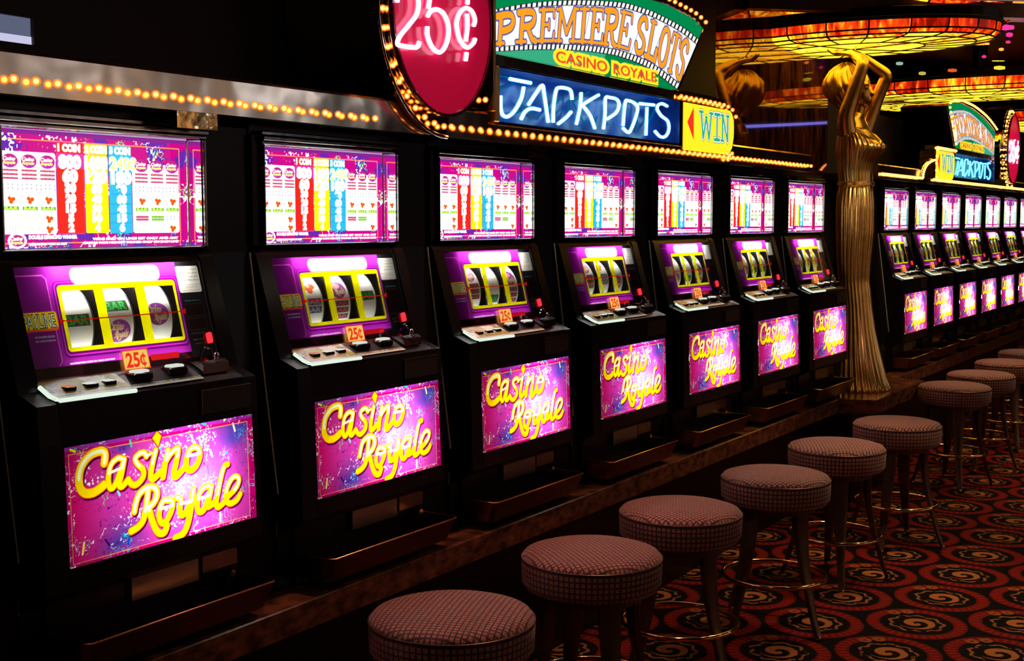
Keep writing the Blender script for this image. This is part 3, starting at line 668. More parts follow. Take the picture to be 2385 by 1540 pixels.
# ---- carpet
def carpet_mat():
    m, N, L = mat('carpet')
    def mth(op, a, b=None, c=None, clamp=False):
        n = N.new('ShaderNodeMath'); n.operation = op; n.use_clamp = clamp
        for i, v in enumerate((a, b, c)):
            if v is None: continue
            if isinstance(v, (int, float)): n.inputs[i].default_value = v
            else: L.new(v, n.inputs[i])
        return n.outputs[0]
    tc = N.new('ShaderNodeTexCoord'); sp = N.new('ShaderNodeSeparateXYZ'); L.new(tc.outputs['Object'], sp.inputs[0])
    P = .352; Q = P*math.sqrt(3)
    x = mth('SUBTRACT', sp.outputs[0], 4.370-10*P); y = mth('SUBTRACT', sp.outputs[1], 1.087-10*Q)
    def cell(dx, dy):
        a = mth('SUBTRACT', mth('MODULO', mth('ADD', x, P/2+dx), P), P/2); b = mth('SUBTRACT', mth('MODULO', mth('ADD', y, Q/2+dy), Q), Q/2)
        return a, b, mth('SQRT', mth('ADD', mth('MULTIPLY', a, a), mth('MULTIPLY', b, b)))
    a1, b1, r1 = cell(0, 0); a2, b2, r2 = cell(P/2, Q/2); sel = mth('LESS_THAN', r1, r2)
    def pick(u, v): return mth('ADD', mth('MULTIPLY', u, sel), mth('MULTIPLY', v, mth('SUBTRACT', 1, sel)))
    a = pick(a1, a2); b = pick(b1, b2); r = pick(r1, r2); th = mth('ARCTAN2', b, a)
    nz = N.new('ShaderNodeTexNoise'); nz.inputs['Scale'].default_value = 55; nz.inputs['Detail'].default_value = 3; L.new(tc.outputs['Object'], nz.inputs['Vector'])
    rw = mth('ADD', r, mth('MULTIPLY', mth('SUBTRACT', nz.outputs['Fac'], .5), .010))
    def band(v, lo, hi): return mth('MULTIPLY', mth('GREATER_THAN', v, lo), mth('LESS_THAN', v, hi))
    ring = band(rw, .122, .168); ticks = mth('GREATER_THAN', mth('SINE', mth('MULTIPLY', th, 34)), .1)
    tick = mth('MULTIPLY', band(rw, .130, .160), ticks)
    sp1 = mth('FRACT', mth('ADD', mth('MULTIPLY', r, 17.), mth('DIVIDE', th, 2*PI)))
    swirl = mth('MULTIPLY', mth('LESS_THAN', rw, .062), mth('GREATER_THAN', sp1, .42))
    petal = mth('ADD', .088, mth('MULTIPLY', mth('SINE', mth('MULTIPLY', th, 9)), .006))
    orn = mth('MULTIPLY', mth('MULTIPLY', mth('GREATER_THAN', rw, mth('SUBTRACT', petal, .008)), mth('LESS_THAN', rw, mth('ADD', petal, .004))), mth('GREATER_THAN', nz.outputs['Fac'], .42))
    # two curls on the far side of each medallion
    def dot(cx, cy, ra, rb):
        u = mth('SUBTRACT', a, cx); v = mth('SUBTRACT', b, cy); d = mth('ADD', mth('SQRT', mth('ADD', mth('MULTIPLY', u, u), mth('MULTIPLY', v, v))), mth('MULTIPLY', mth('SUBTRACT', nz.outputs['Fac'], .5), .008))
        return band(d, ra, rb)
    curl = mth('ADD', dot(.085, .100, .006, .022), dot(.118, .062, .006, .022), clamp=True)
    rad = mth('GREATER_THAN', nz.outputs['Fac'], .30)
    mix = None; cur = None
    base = N.new('ShaderNodeRGB'); base.outputs[0].default_value = (.006, .003, .003, 1); cur = base.outputs[0]
    for mask, col in ((ring, (.20, .012, .006)), (tick, (.42, .022, .012)), (orn, (.42, .17, .05)), (curl, (.45, .14, .04)), (swirl, (.62, .22, .06))):
        mx = N.new('ShaderNodeMix'); mx.data_type = 'RGBA'; L.new(mask, mx.inputs['Factor']); L.new(cur, mx.inputs['A']); mx.inputs['B'].default_value = (*col, 1); cur = mx.outputs['Result']
    fz = N.new('ShaderNodeTexNoise'); fz.inputs['Scale'].default_value = 420; L.new(tc.outputs['Object'], fz.inputs['Vector'])
    mm = N.new('ShaderNodeMix'); mm.data_type = 'RGBA'; mm.blend_type = 'MULTIPLY'; mm.inputs['Factor'].default_value = .7; L.new(cur, mm.inputs['A']); L.new(fz.outputs['Color'], mm.inputs['B'])
    p = N.new('ShaderNodeBsdfPrincipled'); p.inputs['Roughness'].default_value = .95; p.inputs['Specular IOR Level'].default_value = .1
    L.new(mm.outputs['Result'], p.inputs['Base Color'])
    bp = N.new('ShaderNodeBump'); bp.inputs['Strength'].default_value = .4; bp.inputs['Distance'].default_value = .004; L.new(fz.outputs['Fac'], bp.inputs['Height']); L.new(bp.outputs[0], p.inputs['Normal'])
    out(N, L, p.outputs[0]); return m
struct(MB().box(-3, 17, -7, 4, FLOOR-.05, FLOOR).build('floor', carpet_mat()))
CEIL = 1.36
M['ceil'] = pbr('dark_ceiling', (.012, .006, .005), .35, noise=(.018, .009, .007), nscale=3)
struct(MB().box(-3, 17, -7, 4, CEIL, CEIL+.05).build('ceiling', M['ceil']))
M['tan'] = pbr('tan_wall', (.42, .30, .20), .8, noise=(.34, .24, .16), nscale=1.5)
struct(MB().box(-3, 17, -7.05, -7, FLOOR, CEIL).build('wall_front', M['tan']))
struct(MB().box(-3.05, -3, -7, 4, FLOOR, CEIL).build('wall_left', M['wallblack']))
M['redwall'] = pbr('dark_red_wall', (.10, .006, .010), .6, noise=(.05, .004, .006), nscale=3)
struct(MB().box(17, 17.05, -7, 4, FLOOR, CEIL).build('wall_right', M['redwall']))
# black upper wall behind the near machines, with a niche at the far left
bw = MB(); bw.box(-3, 1.45, 2.31, 2.36, FLOOR, CEIL); bw.box(1.775, 5.418, 2.31, 2.36, FLOOR, CEIL); bw.box(1.45, 1.775, 2.31, 2.36, FLOOR, .371); bw.box(1.45, 1.775, 2.31, 2.36, .427, CEIL)
struct(bw.build('wall_back', M['wallblack']))
# polished red granite facing behind the statue
gm, N, L = mat('polished_granite'); tc = N.new('ShaderNodeTexCoord'); mp = N.new('ShaderNodeMapping'); mp.inputs['Scale'].default_value = (6, 6, 1.2); L.new(tc.outputs['Object'], mp.inputs[0])
nz = N.new('ShaderNodeTexNoise'); nz.inputs['Scale'].default_value = 4; nz.inputs['Detail'].default_value = 8; nz.inputs['Roughness'].default_value = .7; L.new(mp.outputs[0], nz.inputs['Vector'])
rp_ = N.new('ShaderNodeValToRGB'); rp_.color_ramp.elements[0].position = .42; rp_.color_ramp.elements[0].color = (.012, .004, .003, 1); rp_.color_ramp.elements[1].position = .75; rp_.color_ramp.elements[1].color = (.30, .08, .025, 1); L.new(nz.outputs['Fac'], rp_.inputs[0])
df = N.new('ShaderNodeBsdfDiffuse'); L.new(rp_.outputs[0], df.inputs[0]); gl = N.new('ShaderNodeBsdfGlossy'); gl.inputs['Roughness'].default_value = .035; gl.inputs[0].default_value = (.62, .45, .40, 1)
mx = N.new('ShaderNodeMixShader'); mx.inputs[0].default_value = .45; L.new(df.outputs[0], mx.inputs[1]); L.new(gl.outputs[0], mx.inputs[2]); out(N, L, mx.outputs[0])
struct(MB().box(5.420, 7.01, 2.31, 2.36, FLOOR, CEIL).build('wall_granite', gm))
MB_ = MB().box(7.02, 12.5, 2.31, 2.36, FLOOR, .66); MB_.box(7.02, 7.36, 2.31, 2.36, .66, CEIL); struct(MB_.build('wall_back_far', M['wallblack']))
struct(MB().box(-3, 17, 3.98, 4.03, FLOOR, CEIL).build('wall_rear', M['wallblack']))
nb = empty('wall_niche_light', (1.6, 2.40, .37), 'pale blue lit strip light in the opening at the top left corner', 'light')
MB().box(1.45, 1.775, 2.318, 2.33, .371, .3885).build('lit_strip', emit('pale_strip', (.62, .60, .85), .95), nb); MB().box(1.45, 1.775, 2.320, 2.33, .3885, .427).build('lit_panel', emit('pale_panel', (.13, .15, .24), .8), nb)
# ceiling panels over the aisle behind the camera
for i, (x, y) in enumerate(((6.3, -6.2), (8.3, -6.2), (11.0, -6.2), (9.6, -4.6))):
    cl = MB().box(x-.55, x+.55, y-.22, y+.22, CEIL-.012, CEIL-.002).build('ceiling_light', emit('panel_glow', (.82, .82, 1), 7.0)); tag(cl, 'flat white ceiling light panel over the aisle behind the viewer', 'ceiling light', 'ceiling panels over the aisle')
bc = MB().tube([(10.0, .60, .775), (10.7, .6, .83), (11.4, .6, .885), (12.2, .6, .95)], .012, 8).build('neon_tube', emit('blue_violet_neon', (.16, .2, 1), 3.5)); tag(bc, 'thin blue neon tube seen mirrored in the polished wall by the statue', 'neon light')

# ------------------------------------------------------------------ fascia with bulbs
def ball_mesh(r): 
    b = MB(); b.ball((0, 0, 0), r, 10, 6); return b
_b = ball_mesh(.0088); _nf = len(_b.f); _b.ball((0, 0, 0), .0052, 8, 5); BULB = _b.mesh('bulb', M['bulbglass'], smooth='all'); BULB.materials.append(M['bulb'])
BULB.polygons.foreach_set('material_index', [0 if i < _nf else 1 for i in range(len(BULB.polygons))])
BULBF = ball_mesh(.0085).mesh('bulb', M['bulbfar'], smooth='all')
def bulb(parent, x, y, z, me=None):
    o = bpy.data.objects.new('bulb', me or BULB); COL.objects.link(o); o.parent = parent; g = ORG[parent.name]; o.location = (x-g[0], y-g[1], z-g[2]); return o
def fascia(x0, x1, label, name='bulb_fascia', me=None, skip=(), segs=None):
    f = empty(name, ((x0+x1)/2, 2.02, .228), label, 'light fascia')
    for a_, b_, zt in segs or ((x0, x1, .309),):
        MB().prism([(2.000, .228), (2.000, zt-.007), (2.006, zt), (2.03, zt), (2.03, .228)], a_, b_).build('panel', M['fascia'], f)
    MB().box(x0, x1, 2.03, 2.31, .228, .2615).build('soffit', M['black'], f)
    n = int((x1-x0)/.047); xs = 1.478+.047*math.ceil((x0-1.478+.01)/.047)
    while xs < x1-.006:
        if not any(a < xs < b for a, b in skip): bulb(f, xs, 1.986, .254, me)
        xs += .0475 if me is None else .047
    return f
f1 = fascia(1.20, 5.853, 'long polished metal fascia with a row of bulbs above the near machines', skip=((2.545, 2.845),), segs=((1.20, 3.062, .309), (3.062, 4.386, .2815), (4.386, 4.892, .2615), (4.892, 5.853, .309)))
for x in (1.883, 3.285, 3.935, 5.125):
    MB().box(x, x+.115, 2.001, 2.012, .193, .2275).build('bracket', M['brass'], f1)
f2 = fascia(6.95, 7.84, 'short bulb-lined fascia right behind the golden statue in the far row', me=BULBF)
f3 = fascia(10.75, 11.9, 'bulb-lined fascia at the right edge beyond the far sign', me=BULBF)
for fx, x in ((f3, 10.9),): MB().box(x, x+.115, 2.001, 2.012, .193, .2275).build('bracket', M['brass'], fx)
# arch of bulbs beside the far sign
ar = empty('bulb_arch', (7.95, 1.99, .25), 'small quarter arch of bulbs left of the far WIN sign', 'light arch')
MB().tube([(8.20-.36*math.cos(a), 2.01, .262+.115*math.sin(a)) for a in np.linspace(0, 1.35, 10)], .012, 8).build('arch_rail', M['brass'], ar, smooth=True)
for a in np.linspace(0, 1.35, 11): bulb(ar, 8.20-.36*math.cos(a), 1.986, .262+.115*math.sin(a), BULBF)

# ------------------------------------------------------------------ signs
JK=[[[3.212,0.417],[3.33,0.416]],[[3.29,0.4],[3.275,0.364],[3.239,0.327],[3.203,0.307],[3.174,0.308],[3.161,0.327],[3.161,0.364]],[[3.318,0.35],[3.361,0.387],[3.399,0.415],[3.412,0.385],[3.436,0.304]],[[3.275,0.304],[3.299,0.328],[3.336,0.34],[3.384,0.339]],[[3.586,0.386],[3.579,0.412],[3.552,0.419],[3.504,0.417],[3.484,0.406],[3.469,0.357],[3.466,0.306]],[[3.58,0.347],[3.546,0.326],[3.498,0.304]],[[3.646,0.414],[3.639,0.366],[3.615,0.31]],[[3.766,0.416],[3.707,0.395],[3.653,0.374]],[[3.661,0.371],[3.708,0.344],[3.741,0.304]],[[3.801,0.306],[3.812,0.354],[3.815,0.409],[3.849,0.414],[3.896,0.412],[3.914,0.396],[3.893,0.367],[3.827,0.341]],[[3.945,0.326],[3.96,0.406],[3.984,0.414],[4.025,0.411],[4.056,0.397],[4.043,0.363],[4.002,0.313],[3.978,0.306],[3.945,0.318]],[[4.071,0.411],[4.187,0.415]],[[4.131,0.403],[4.124,0.303]],[[4.299,0.419],[4.258,0.425],[4.224,0.418],[4.215,0.402],[4.25,0.381],[4.305,0.365],[4.316,0.335],[4.288,0.309],[4.243,0.305],[4.198,0.322]]]
CT=[[[2.605,0.55],[2.614,0.576],[2.646,0.594],[2.681,0.59],[2.696,0.568],[2.69,0.533],[2.657,0.501],[2.618,0.468],[2.605,0.448],[2.618,0.443],[2.685,0.446],[2.699,0.461]],[[2.816,0.615],[2.751,0.605],[2.747,0.58],[2.74,0.553]],[[2.737,0.532],[2.751,0.547],[2.779,0.555],[2.807,0.549],[2.828,0.526],[2.831,0.498],[2.819,0.468],[2.798,0.448],[2.778,0.445],[2.754,0.456],[2.735,0.482],[2.735,0.505]],[[2.952,0.535],[2.959,0.552],[2.944,0.572],[2.917,0.578],[2.892,0.567],[2.874,0.546],[2.87,0.522],[2.883,0.492],[2.904,0.476],[2.926,0.473],[2.952,0.489],[2.959,0.501]],[[2.92,0.563],[2.922,0.528],[2.913,0.489]],[[2.926,0.615],[2.922,0.589]],[[2.918,0.458],[2.912,0.436]]]
# glyph strokes in a unit box, with serifs
def sf(x, y, w=.32): return [(x-w/2, y), (x+w/2, y)]
GL = {'P': [[(.25, 0), (.25, 1)], sf(.25, 0, .5), [(.02, 1), (.55, 1), (.85, .92), (.95, .72), (.85, .53), (.55, .45), (.25, .45)]],
      'R': [[(.25, 0), (.25, 1)], sf(.25, 0, .5), [(.02, 1), (.55, 1), (.85, .93), (.92, .75), (.82, .57), (.55, .5), (.25, .5)], [(.55, .5), (.82, .08), (1.02, .0)]],
      'E': [[(.25, 0), (.25, 1)], [(.0, 1), (.92, 1), (.95, .76)], [(.0, 0), (.95, 0), (1.0, .26)], [(.25, .52), (.65, .52)], [(.65, .38), (.65, .66)]],
      'M': [[(.18, 0), (.18, 1)], [(.84, 0), (.84, 1)], [(.18, 1), (.51, .25), (.84, 1)], sf(.16, 0), sf(.86, 0), [(.0, 1), (.18, 1)], [(.84, 1), (1., 1)]],
      'I': [[(.5, 0), (.5, 1)], sf(.5, 0, .9), sf(.5, 1, .9)],
      'S': [[(.88, .78), (.75, .96), (.45, 1.0), (.18, .88), (.12, .72), (.3, .57), (.7, .44), (.9, .28), (.82, .08), (.5, 0), (.22, .05), (.08, .22)]],
      'L': [[(.28, 0), (.28, 1)], sf(.28, 1, .55), [(.02, 0), (.92, 0), (.98, .3)]],
      'O': [[(.5, 1), (.2, .88), (.08, .5), (.2, .12), (.5, 0), (.8, .12), (.92, .5), (.8, .88), (.5, 1)]],
      'T': [[(.5, 0), (.5, 1)], [(.0, .74), (.04, 1), (.96, 1), (1.0, .74)], sf(.5, 0, .5)],
      'W': [[(.12, 1), (.28, 0), (.5, .8), (.72, 0), (.88, 1)], sf(.12, 1, .26), sf(.88, 1, .26), sf(.5, .82, .1)],
      'N': [[(.18, 0), (.18, 1), (.82, 0), (.82, 1)], sf(.14, 1, .3), sf(.82, 1, .34), sf(.18, 0, .34)]}
def curve(pts): 
    xs, ys = zip(*pts); return lambda x: np.interp(x, xs, ys)
TOPX = [(2.86, .545), (3.092, .600), (3.218, .631), (3.403, .669), (3.646, .707), (3.899, .736), (4.05, .7395), (4.147, .738), (4.373, .719), (4.533, .690), (4.548, .684)]
BOTX = [(2.95, .45), (3.103, .483), (3.34, .515), (3.605, .541), (3.80, .551), (3.902, .551), (4.05, .542), (4.151, .527), (4.332, .485), (4.345, .480)]
def arcpt(pts, t):
    P = np.array(smoothline(pts[1:], 6)); u = (P[:, 0]-P[0, 0])/(P[-1, 0]-P[0, 0]); return np.array([P[0, 0]+t*(P[-1, 0]-P[0, 0]), np.interp(t, u, P[:, 1])])
def FW(t, v):   # t along the film, v from lower edge to upper edge
    a = arcpt(BOTX, t); b = arcpt(TOPX, t); return a*(1-v)+b*v
def make_fan(mir):
    """the film strip face; the far sign has the same outline turned left to right"""
    FX = (lambda p: np.array([7.434-p[0], p[1]])) if mir else (lambda p: np.array(p))
    FT = (lambda t: 1-t) if mir else (lambda t: t)
    fw = lambda t, v: FX(FW(t, v))
    A = Art(3.078 if not mir else 2.856, .478, 1.50, .306, .002 if not mir else .0035, 3, (.0, .24, .07))
    A.poly([FX(p) for p in ((3.085, .48), (3.5, .48), (3.75, .49), (3.78, .551), (3.5, .545), (3.3, .52))], (.04, .42, .22))
    A.poly([fw(t, 0) for t in np.linspace(0, 1, 40)]+[fw(t, 1) for t in np.linspace(1, 0, 40)], (.012, .012, .012))
    A.poly([fw(t, .13) for t in np.linspace(0, .995, 40)]+[fw(t, .885) for t in np.linspace(.995, 0, 40)], WH)
    for i in range(47):
        t0 = (i+.18)/47; t1 = (i+.78)/47
        for v0, v1 in ((.018, .112), (.903, .985)): A.poly([fw(t0, v0), fw(t1, v0), fw(t1, v1), fw(t0, v1)], WH)
    for t in (.11, .26, .41, .545, .68, .80, .89): A.stroke([fw(t, .13), fw(t, .885)], .0022, (.02, .02, .02))
    for w_, c_ in ((.0305, (.02, .05, .35)), (.0195, (1, .36, .015))):
        for ch, a0, a1, b0, b1 in WORD:
            def fn(x, y):
                tt = ((a0+(a1-a0)*x)-XT0)/(XT1-XT0); tb = ((b0+(b1-b0)*x)-XB0)/(XB1-XB0)
                p = FX(arcpt(TOPX, min(max(FT(tt), 0), 1))); q = FX(arcpt(BOTX, min(max(FT(tb), 0), 1))); v = .19+.63*y; return q*(1-v)+p*v
            for i, g in enumerate(glyphs(ch, fn)):
                g_ = GL[ch][i]; thin = (len(g_) == 2 and g_[0][1] == g_[1][1]) or (ch in 'ETL' and i == (1 if ch != 'T' else 1)) or (ch == 'E' and i > 0)
                A.stroke(g, (w_ if w_ < .02 else .0195)*(.50 if thin else .8 if ch == 'M' else 1.)+(0 if w_ < .02 else .0085), c_)
    dx = -.185 if mir else 0
    for off, c_ in ((.22, (1, .85, .02)), (.02, (.85, .06, .03))):
        A.text('CASINO', 3.455+dx, 3.790+dx, .493, .526, c_, off); A.text('ROYALE', 3.840+dx, 4.165+dx, .494, .527, c_, off)
    return A
fan_out = [(3.085, .481), (4.345, .480)]+[(4.575, .735), (4.50, .755), (4.42, .766), (4.234, .779), (4.112, .777), (3.85, .768), (3.5, .733), (3.25, .690), (3.085, .652)]
fan_mir = [(7.434-x, z) for x, z in fan_out]
WORD = [('P', 3.114, 3.218, 3.106, 3.19), ('R', 3.235, 3.335, 3.215, 3.325), ('E', 3.359, 3.450, 3.340, 3.435), ('M', 3.463, 3.597, 3.440, 3.577), ('I', 3.609, 3.670, 3.584, 3.647), ('E', 3.688, 3.773, 3.652, 3.752), ('R', 3.787, 3.885, 3.745, 3.833),
        ('E', 3.902, 3.990, 3.836, 3.945), ('S', 4.040, 4.117, 3.979, 4.048), ('L', 4.136, 4.210, 4.060, 4.145), ('O', 4.230, 4.308, 4.154, 4.228), ('T', 4.326, 4.400, 4.232, 4.290), ('S', 4.408, 4.480, 4.304, 4.372)]
XT0, XT1 = 3.092, 4.548; XB0, XB1 = 3.103, 4.345
def glyphs(ch, fn, n=6):
    o = []
    for s_ in GL[ch]:
        sm = ch in 'SO' or (ch in 'PR' and len(s_) > 5)
        p = smoothline(s_, 6) if sm else [np.array(s_[i])*(1-k/n)+np.array(s_[i+1])*k/n for i in range(len(s_)-1) for k in range(n)]+[np.array(s_[-1])]
        o.append([fn(*q) for q in p])
    return o
A = Art(4.388, .262, .50, .182, .0015, 3, (1, .80, .02))
A.poly([(4.484, .428), (4.427, .369), (4.488, .305)], (.85, .03, .02))
for w_, c_ in ((.0260, (.01, .01, .01)), (.0215, WH), (.0130, (.02, .38, .22))):
    for ch, x0, x1 in (('W', 4.540, 4.668), ('I', 4.684, 4.738), ('N', 4.750, 4.832)):
        for i, g in enumerate(glyphs(ch, lambda x, y: np.array([x0+(x1-x0)*x, .318+.098*y]))): A.stroke(g, w_*(.75 if len(g) < 8 and ch != 'I' else 1), c_)
WINART = A
win_out = [(4.392, .264), (4.80, .264), (4.84, .270), (4.868, .295), (4.882, .335), (4.884, .372), (4.880, .405), (4.862, .430), (4.835, .441), (4.392, .441)]
def mk_holes(poly):
    P = np.array(poly)
    def f(X, Y):
        m = np.zeros_like(X, bool)
        for i in range(len(P)):
            xa, ya = P[i-1]; xb, yb = P[i]
            if ya == yb: continue
            m ^= ((ya > Y) != (yb > Y)) & (X < (xb-xa)*(Y-ya)/(yb-ya)+xa)
        return ~m
    return f
# red acrylic lens: faint warm backlight, tubes in front light it too
rm, N, L = mat('red_acrylic'); e = N.new('ShaderNodeEmission'); e.inputs[0].default_value = (1, .006, .075, 1); e.inputs[1].default_value = .55
p = N.new('ShaderNodeBsdfPrincipled'); p.inputs['Base Color'].default_value = (.75, .02, .10, 1); p.inputs['Roughness'].default_value = .18; p.inputs['Coat Weight'].default_value = .6
ad = N.new('ShaderNodeAddShader'); L.new(e.outputs[0], ad.inputs[0]); L.new(p.outputs[0], ad.inputs[1]); out(N, L, ad.outputs[0]); M['redpanel'] = rm
M['bluepanel'] = pbr('dark_blue_back', (.004, .05, .34), .25, noise=(.002, .03, .2), nscale=25)
def ellp(cx, cz, a, b, n=64, t0=0., t1=2*PI): return [(cx+a*math.cos(t), cz+b*math.sin(t)) for t in np.linspace(t0, t1, n, endpoint=(t1-t0 < 6.2))]

def make_signs(dx, far, kx=1.):
    me = BULBF if far else None
    tone = 'far' if far else 'near'; hs = 'above the far machines' if far else 'above the near machines'
    G = 'marquee signs '+hs
    def mv(p): return [(x+0., z) for x, z in p]
    made = []
    # oval sign
    OC = (2.838, .545) if not far else (10.38, .545)
    ov = empty('price_sign', (OC[0], 2.02, .26), 'red oval sign with white neon 25¢ ringed by bulbs, '+hs, 'sign', G)
    xr = 3.060 if not far else 11.0
    def el(a_, b_, k_=1.): return [(x*k_, z*k_) for x, z in ellp(*OC, a_, b_)]
    def clip(P, zlo, all_=False): return [(min(x, xr), max(z, zlo) if (x > OC[0] or all_) else z) for x, z in P]
    MB().prismy(clip(el(.292, .318, .995), .3115, far), 1.9810, 1.9985).build('back_plate', M['signmetal'], ov, smooth=True)
    MB().prismy(clip(el(.288, .314), .3125, True), 1.9985, 2.30).build('sign_box', M['signmetal'], ov, smooth=True)
    kk = .994 if not far else 1; A0 = .30 if not far else 0; T = np.linspace(PI*.5, PI*1.5, 40) if not far else np.linspace(0, PI, 40)
    MB().tube([(kk*(OC[0]+.295*math.cos(t)), 1.975, kk*(OC[1]+.320*math.sin(t))) for t in T], .0058, 8).build('outer_rim', M['chrome'], ov, smooth='all')
    kl = .978 if not far else 1
    MB().prismy(el(.234, .264, kl), 1.955, 1.981).build('lens_box', M['signmetal'], ov, smooth=True)
    MB().prismy(el(.2275, .2575, kl), 1.9515, 1.9555).build('red_lens', M['redpanel'], ov)
    tg = MB(); rs_ = [[(x, y, z) for x, z in el(ra, rb, kl)] for ra, rb, y in ((.2355, .2655, 1.944), (.2275, .2575, 1.944), (.2275, .2575, 1.957), (.2355, .2655, 1.957))]
    tg.loft(rs_+[rs_[0]], False, False).build('lens_rim', M['leddark'], ov, smooth=True)
    for s_ in CT:
        kt = 1.938/1.975
        MB().tube([(x*kt if not far else OC[0]+x*kt-2.776, 1.938, z*kt if not far else OC[1]+z*kt-.533) for x, z in smoothline(s_, 6)], .0060, 8).build('neon_tube', M['pinkneon'] if not far else M['pinkneonfar'], ov, smooth=True)
    if not far: MB().prismy(el(.2275, .2575, .967), 1.9235, 1.9250).build('cover_glass', M['clear'], ov)
    for k in range(38):
        t = 2*PI*k/38+.05
        if far and math.cos(t) > .3: continue
        if not far and (OC[0]+.273*math.cos(t) > 3.05 or (math.cos(t) > .05 and OC[1]+.292*math.sin(t) < .32)): continue
        bulb(ov, (.99 if not far else 1)*(OC[0]+.273*math.cos(t)), 1.970, (.99 if not far else 1)*(OC[1]+.292*math.sin(t)), me)
    # film strip sign
    sh = 0 if not far else 8.685-3.092
    sc = 1.0
    fs = empty('film_strip_sign', (3.72+sh, 2.02, .48), 'green fan shaped sign reading PREMIERE SLOTS on a film strip, '+hs, 'sign', G)
    place('sign_face', FANF if far else FANM, fs).location = (-3.72, 0, 0)
    fo = [(x+sh, z) for x, z in (fan_mir if far else fan_out)]; MB().prismy(fo, 2.006, 2.30).build('sign_box', M['blackgloss'], fs)
    MB().tube([(x, 2.00, z) for x, z in fo[1:]], .0035, 6).build('edge_trim', M['darkchrome'], fs, smooth=True)
    P = np.array(smoothline(fo[2:], 6)); d = np.r_[0, np.cumsum(np.hypot(*np.diff(P, axis=0).T))]
    for q in np.arange(.02, d[-1], .047):
        x = np.interp(q, d, P[:, 0]); z = np.interp(q, d, P[:, 1]); bulb(fs, x+.006, 1.986, z+.014, me)
    if far:
        for k in range(9): bulb(fs, 3.070+sh-.22*k/9-.0, 1.986, .50+k*.028, me)
    # jackpots neon box
    jx = sh
    jb = empty('jackpots_sign', (3.74+jx, 2.05, .285), 'blue neon sign reading JACKPOTS under the film strip sign, '+hs, 'sign', G)
    x0, x1, z0, z1 = 3.112+jx, 4.368+jx, .284, .4425
    b = MB(); b.box(x0, x1, 2.072, 2.085, z0, z1); b.box(x0, x1, 2.001, 2.085, z0, z0+.002); b.box(x0, x1, 2.001, 2.085, z1-.002, z1); b.box(x0, x0+.002, 2.001, 2.085, z0, z1); b.box(x1-.002, x1, 2.001, 2.085, z0, z1)
    b.build('recess_box', M['bluepanel'], jb)
    for s_ in JK:
        nt = MB(); pp = [(x+jx, 2.020, z) for x, z in smoothline(s_, 5)]; nt.tube(pp, .0072, 10); nf = len(nt.f); nt.tube(pp, .0050, 8)
        o_ = nt.build('neon_tube', M['blueshell'], jb, smooth='all'); o_.data.materials.append(M['blueneon'] if not far else M['blueneonfar'])
        o_.data.polygons.foreach_set('material_index', [0 if i < nf else 1 for i in range(len(o_.data.polygons))])
    if not far:
        for s_ in JK: MB().tube([(x+jx+.004, 2.060, z+.012) for x, z in (s_[0], s_[-1])], .003, 6).build('tube_return', M['bluedim'], jb, smooth=True)
    MB().box(x0+.001, x1-.001, 2.0035, 2.005, z0+.001, z1-.001).build('cover_glass', M['clear'], jb)
    # frame bars
    fr = empty('sign_frame', (3.75+jx, 2.05, .228), 'brass and dark metal frame joining the lit signs, '+hs, 'sign frame', G)
    MB().prism([(1.992, .4435), (1.992, .474), (2.000, .4788), (2.09, .4788), (2.09, .4435)], x0-.018, 4.296+jx).build('cross_bar', M['fascia'], fr)
    if not far:
        MB().box(x0-.048, x0-.029, 1.985, 2.09, .3105, .66, .003).build('post', M['postbrass'], fr); MB().box(x0-.0285, x0-.0015, 1.990, 2.09, .2825, .4425, .003).build('post', M['postbrass'], fr)
    # WIN sign
    wx = 0 if not far else 8.192-4.392
    wb = empty('win_sign', (4.64+wx, 2.04, .264), 'yellow sign reading WIN with a red arrow, '+hs, 'sign', G)
    place('sign_face', WINM, wb).location = (0, 0, 0)
    wo = win_out if not far else win_out
    MB().prismy([(x+wx, min(z, .4405)) for x, z in wo], 2.0, 2.10).build('sign_box', M['brass'], wb, smooth=True)
    cap = [(4.30, .4435), (4.30, .4785), (4.36, .4785), (4.40, .483), (4.62, .484), (4.78, .478), (4.85, .455), (4.885, .425), (4.870, .418), (4.84, .4425)]
    if far: cap = [(4.36, .443), (4.36, .470), (4.88, .470), (4.88, .443)]
    MB().prismy([(x+wx, z) for x, z in cap], 2.0, 2.06).build('cap_plate', M['fascia'], wb, smooth=True)
    cp = [(4.345, .457), (4.60, .458), (4.78, .456), (4.84, .443), (4.878, .417)] if not far else [(4.37, .455), (4.60, .456), (4.87, .456)]
    P = np.array(cp); d = np.r_[0, np.cumsum(np.hypot(*np.diff(P, axis=0).T))]
    for q in np.arange(0, d[-1], .045): bulb(wb, np.interp(q, d, P[:, 0])+wx, 1.986, np.interp(q, d, P[:, 1]), me)
    if far:
        for k in range(5): bulb(wb, 4.372+wx-.012*math.sin(k*.8), 1.986, .270+k*.043, me)
    else:
        for x, z in ((4.80, .268), (4.825, .262), (4.85, .270), (4.81, .244)): bulb(wb, x, 1.99, z)
    return ov
M['pinkneonfar'] = emit('pink_neon_far', (1, .45, .75), 2.5, 'NONE'); M['blueneonfar'] = emit('blue_neon_far', (.2, .85, 1.1), 4.5, 'NONE')
M['bluedim'] = emit('dim_blue_tube', (.0, .30, .75), .7, 'NONE')
FANM = art_mesh('sign_face', make_fan(False), M['fan'], lambda X, Z: (X, 2.003-2.02, Z-.48), mk_holes(fan_out))
FANF = art_mesh('sign_face', make_fan(True), M['fan'], lambda X, Z: (X, 2.003-2.02, Z-.48), mk_holes(fan_mir))
WINM = art_mesh('sign_face', WINART, M['win'], lambda X, Z: (X-4.64, 1.997-2.04, Z-.264), mk_holes(win_out))
make_signs(0, False); make_signs(0, True)
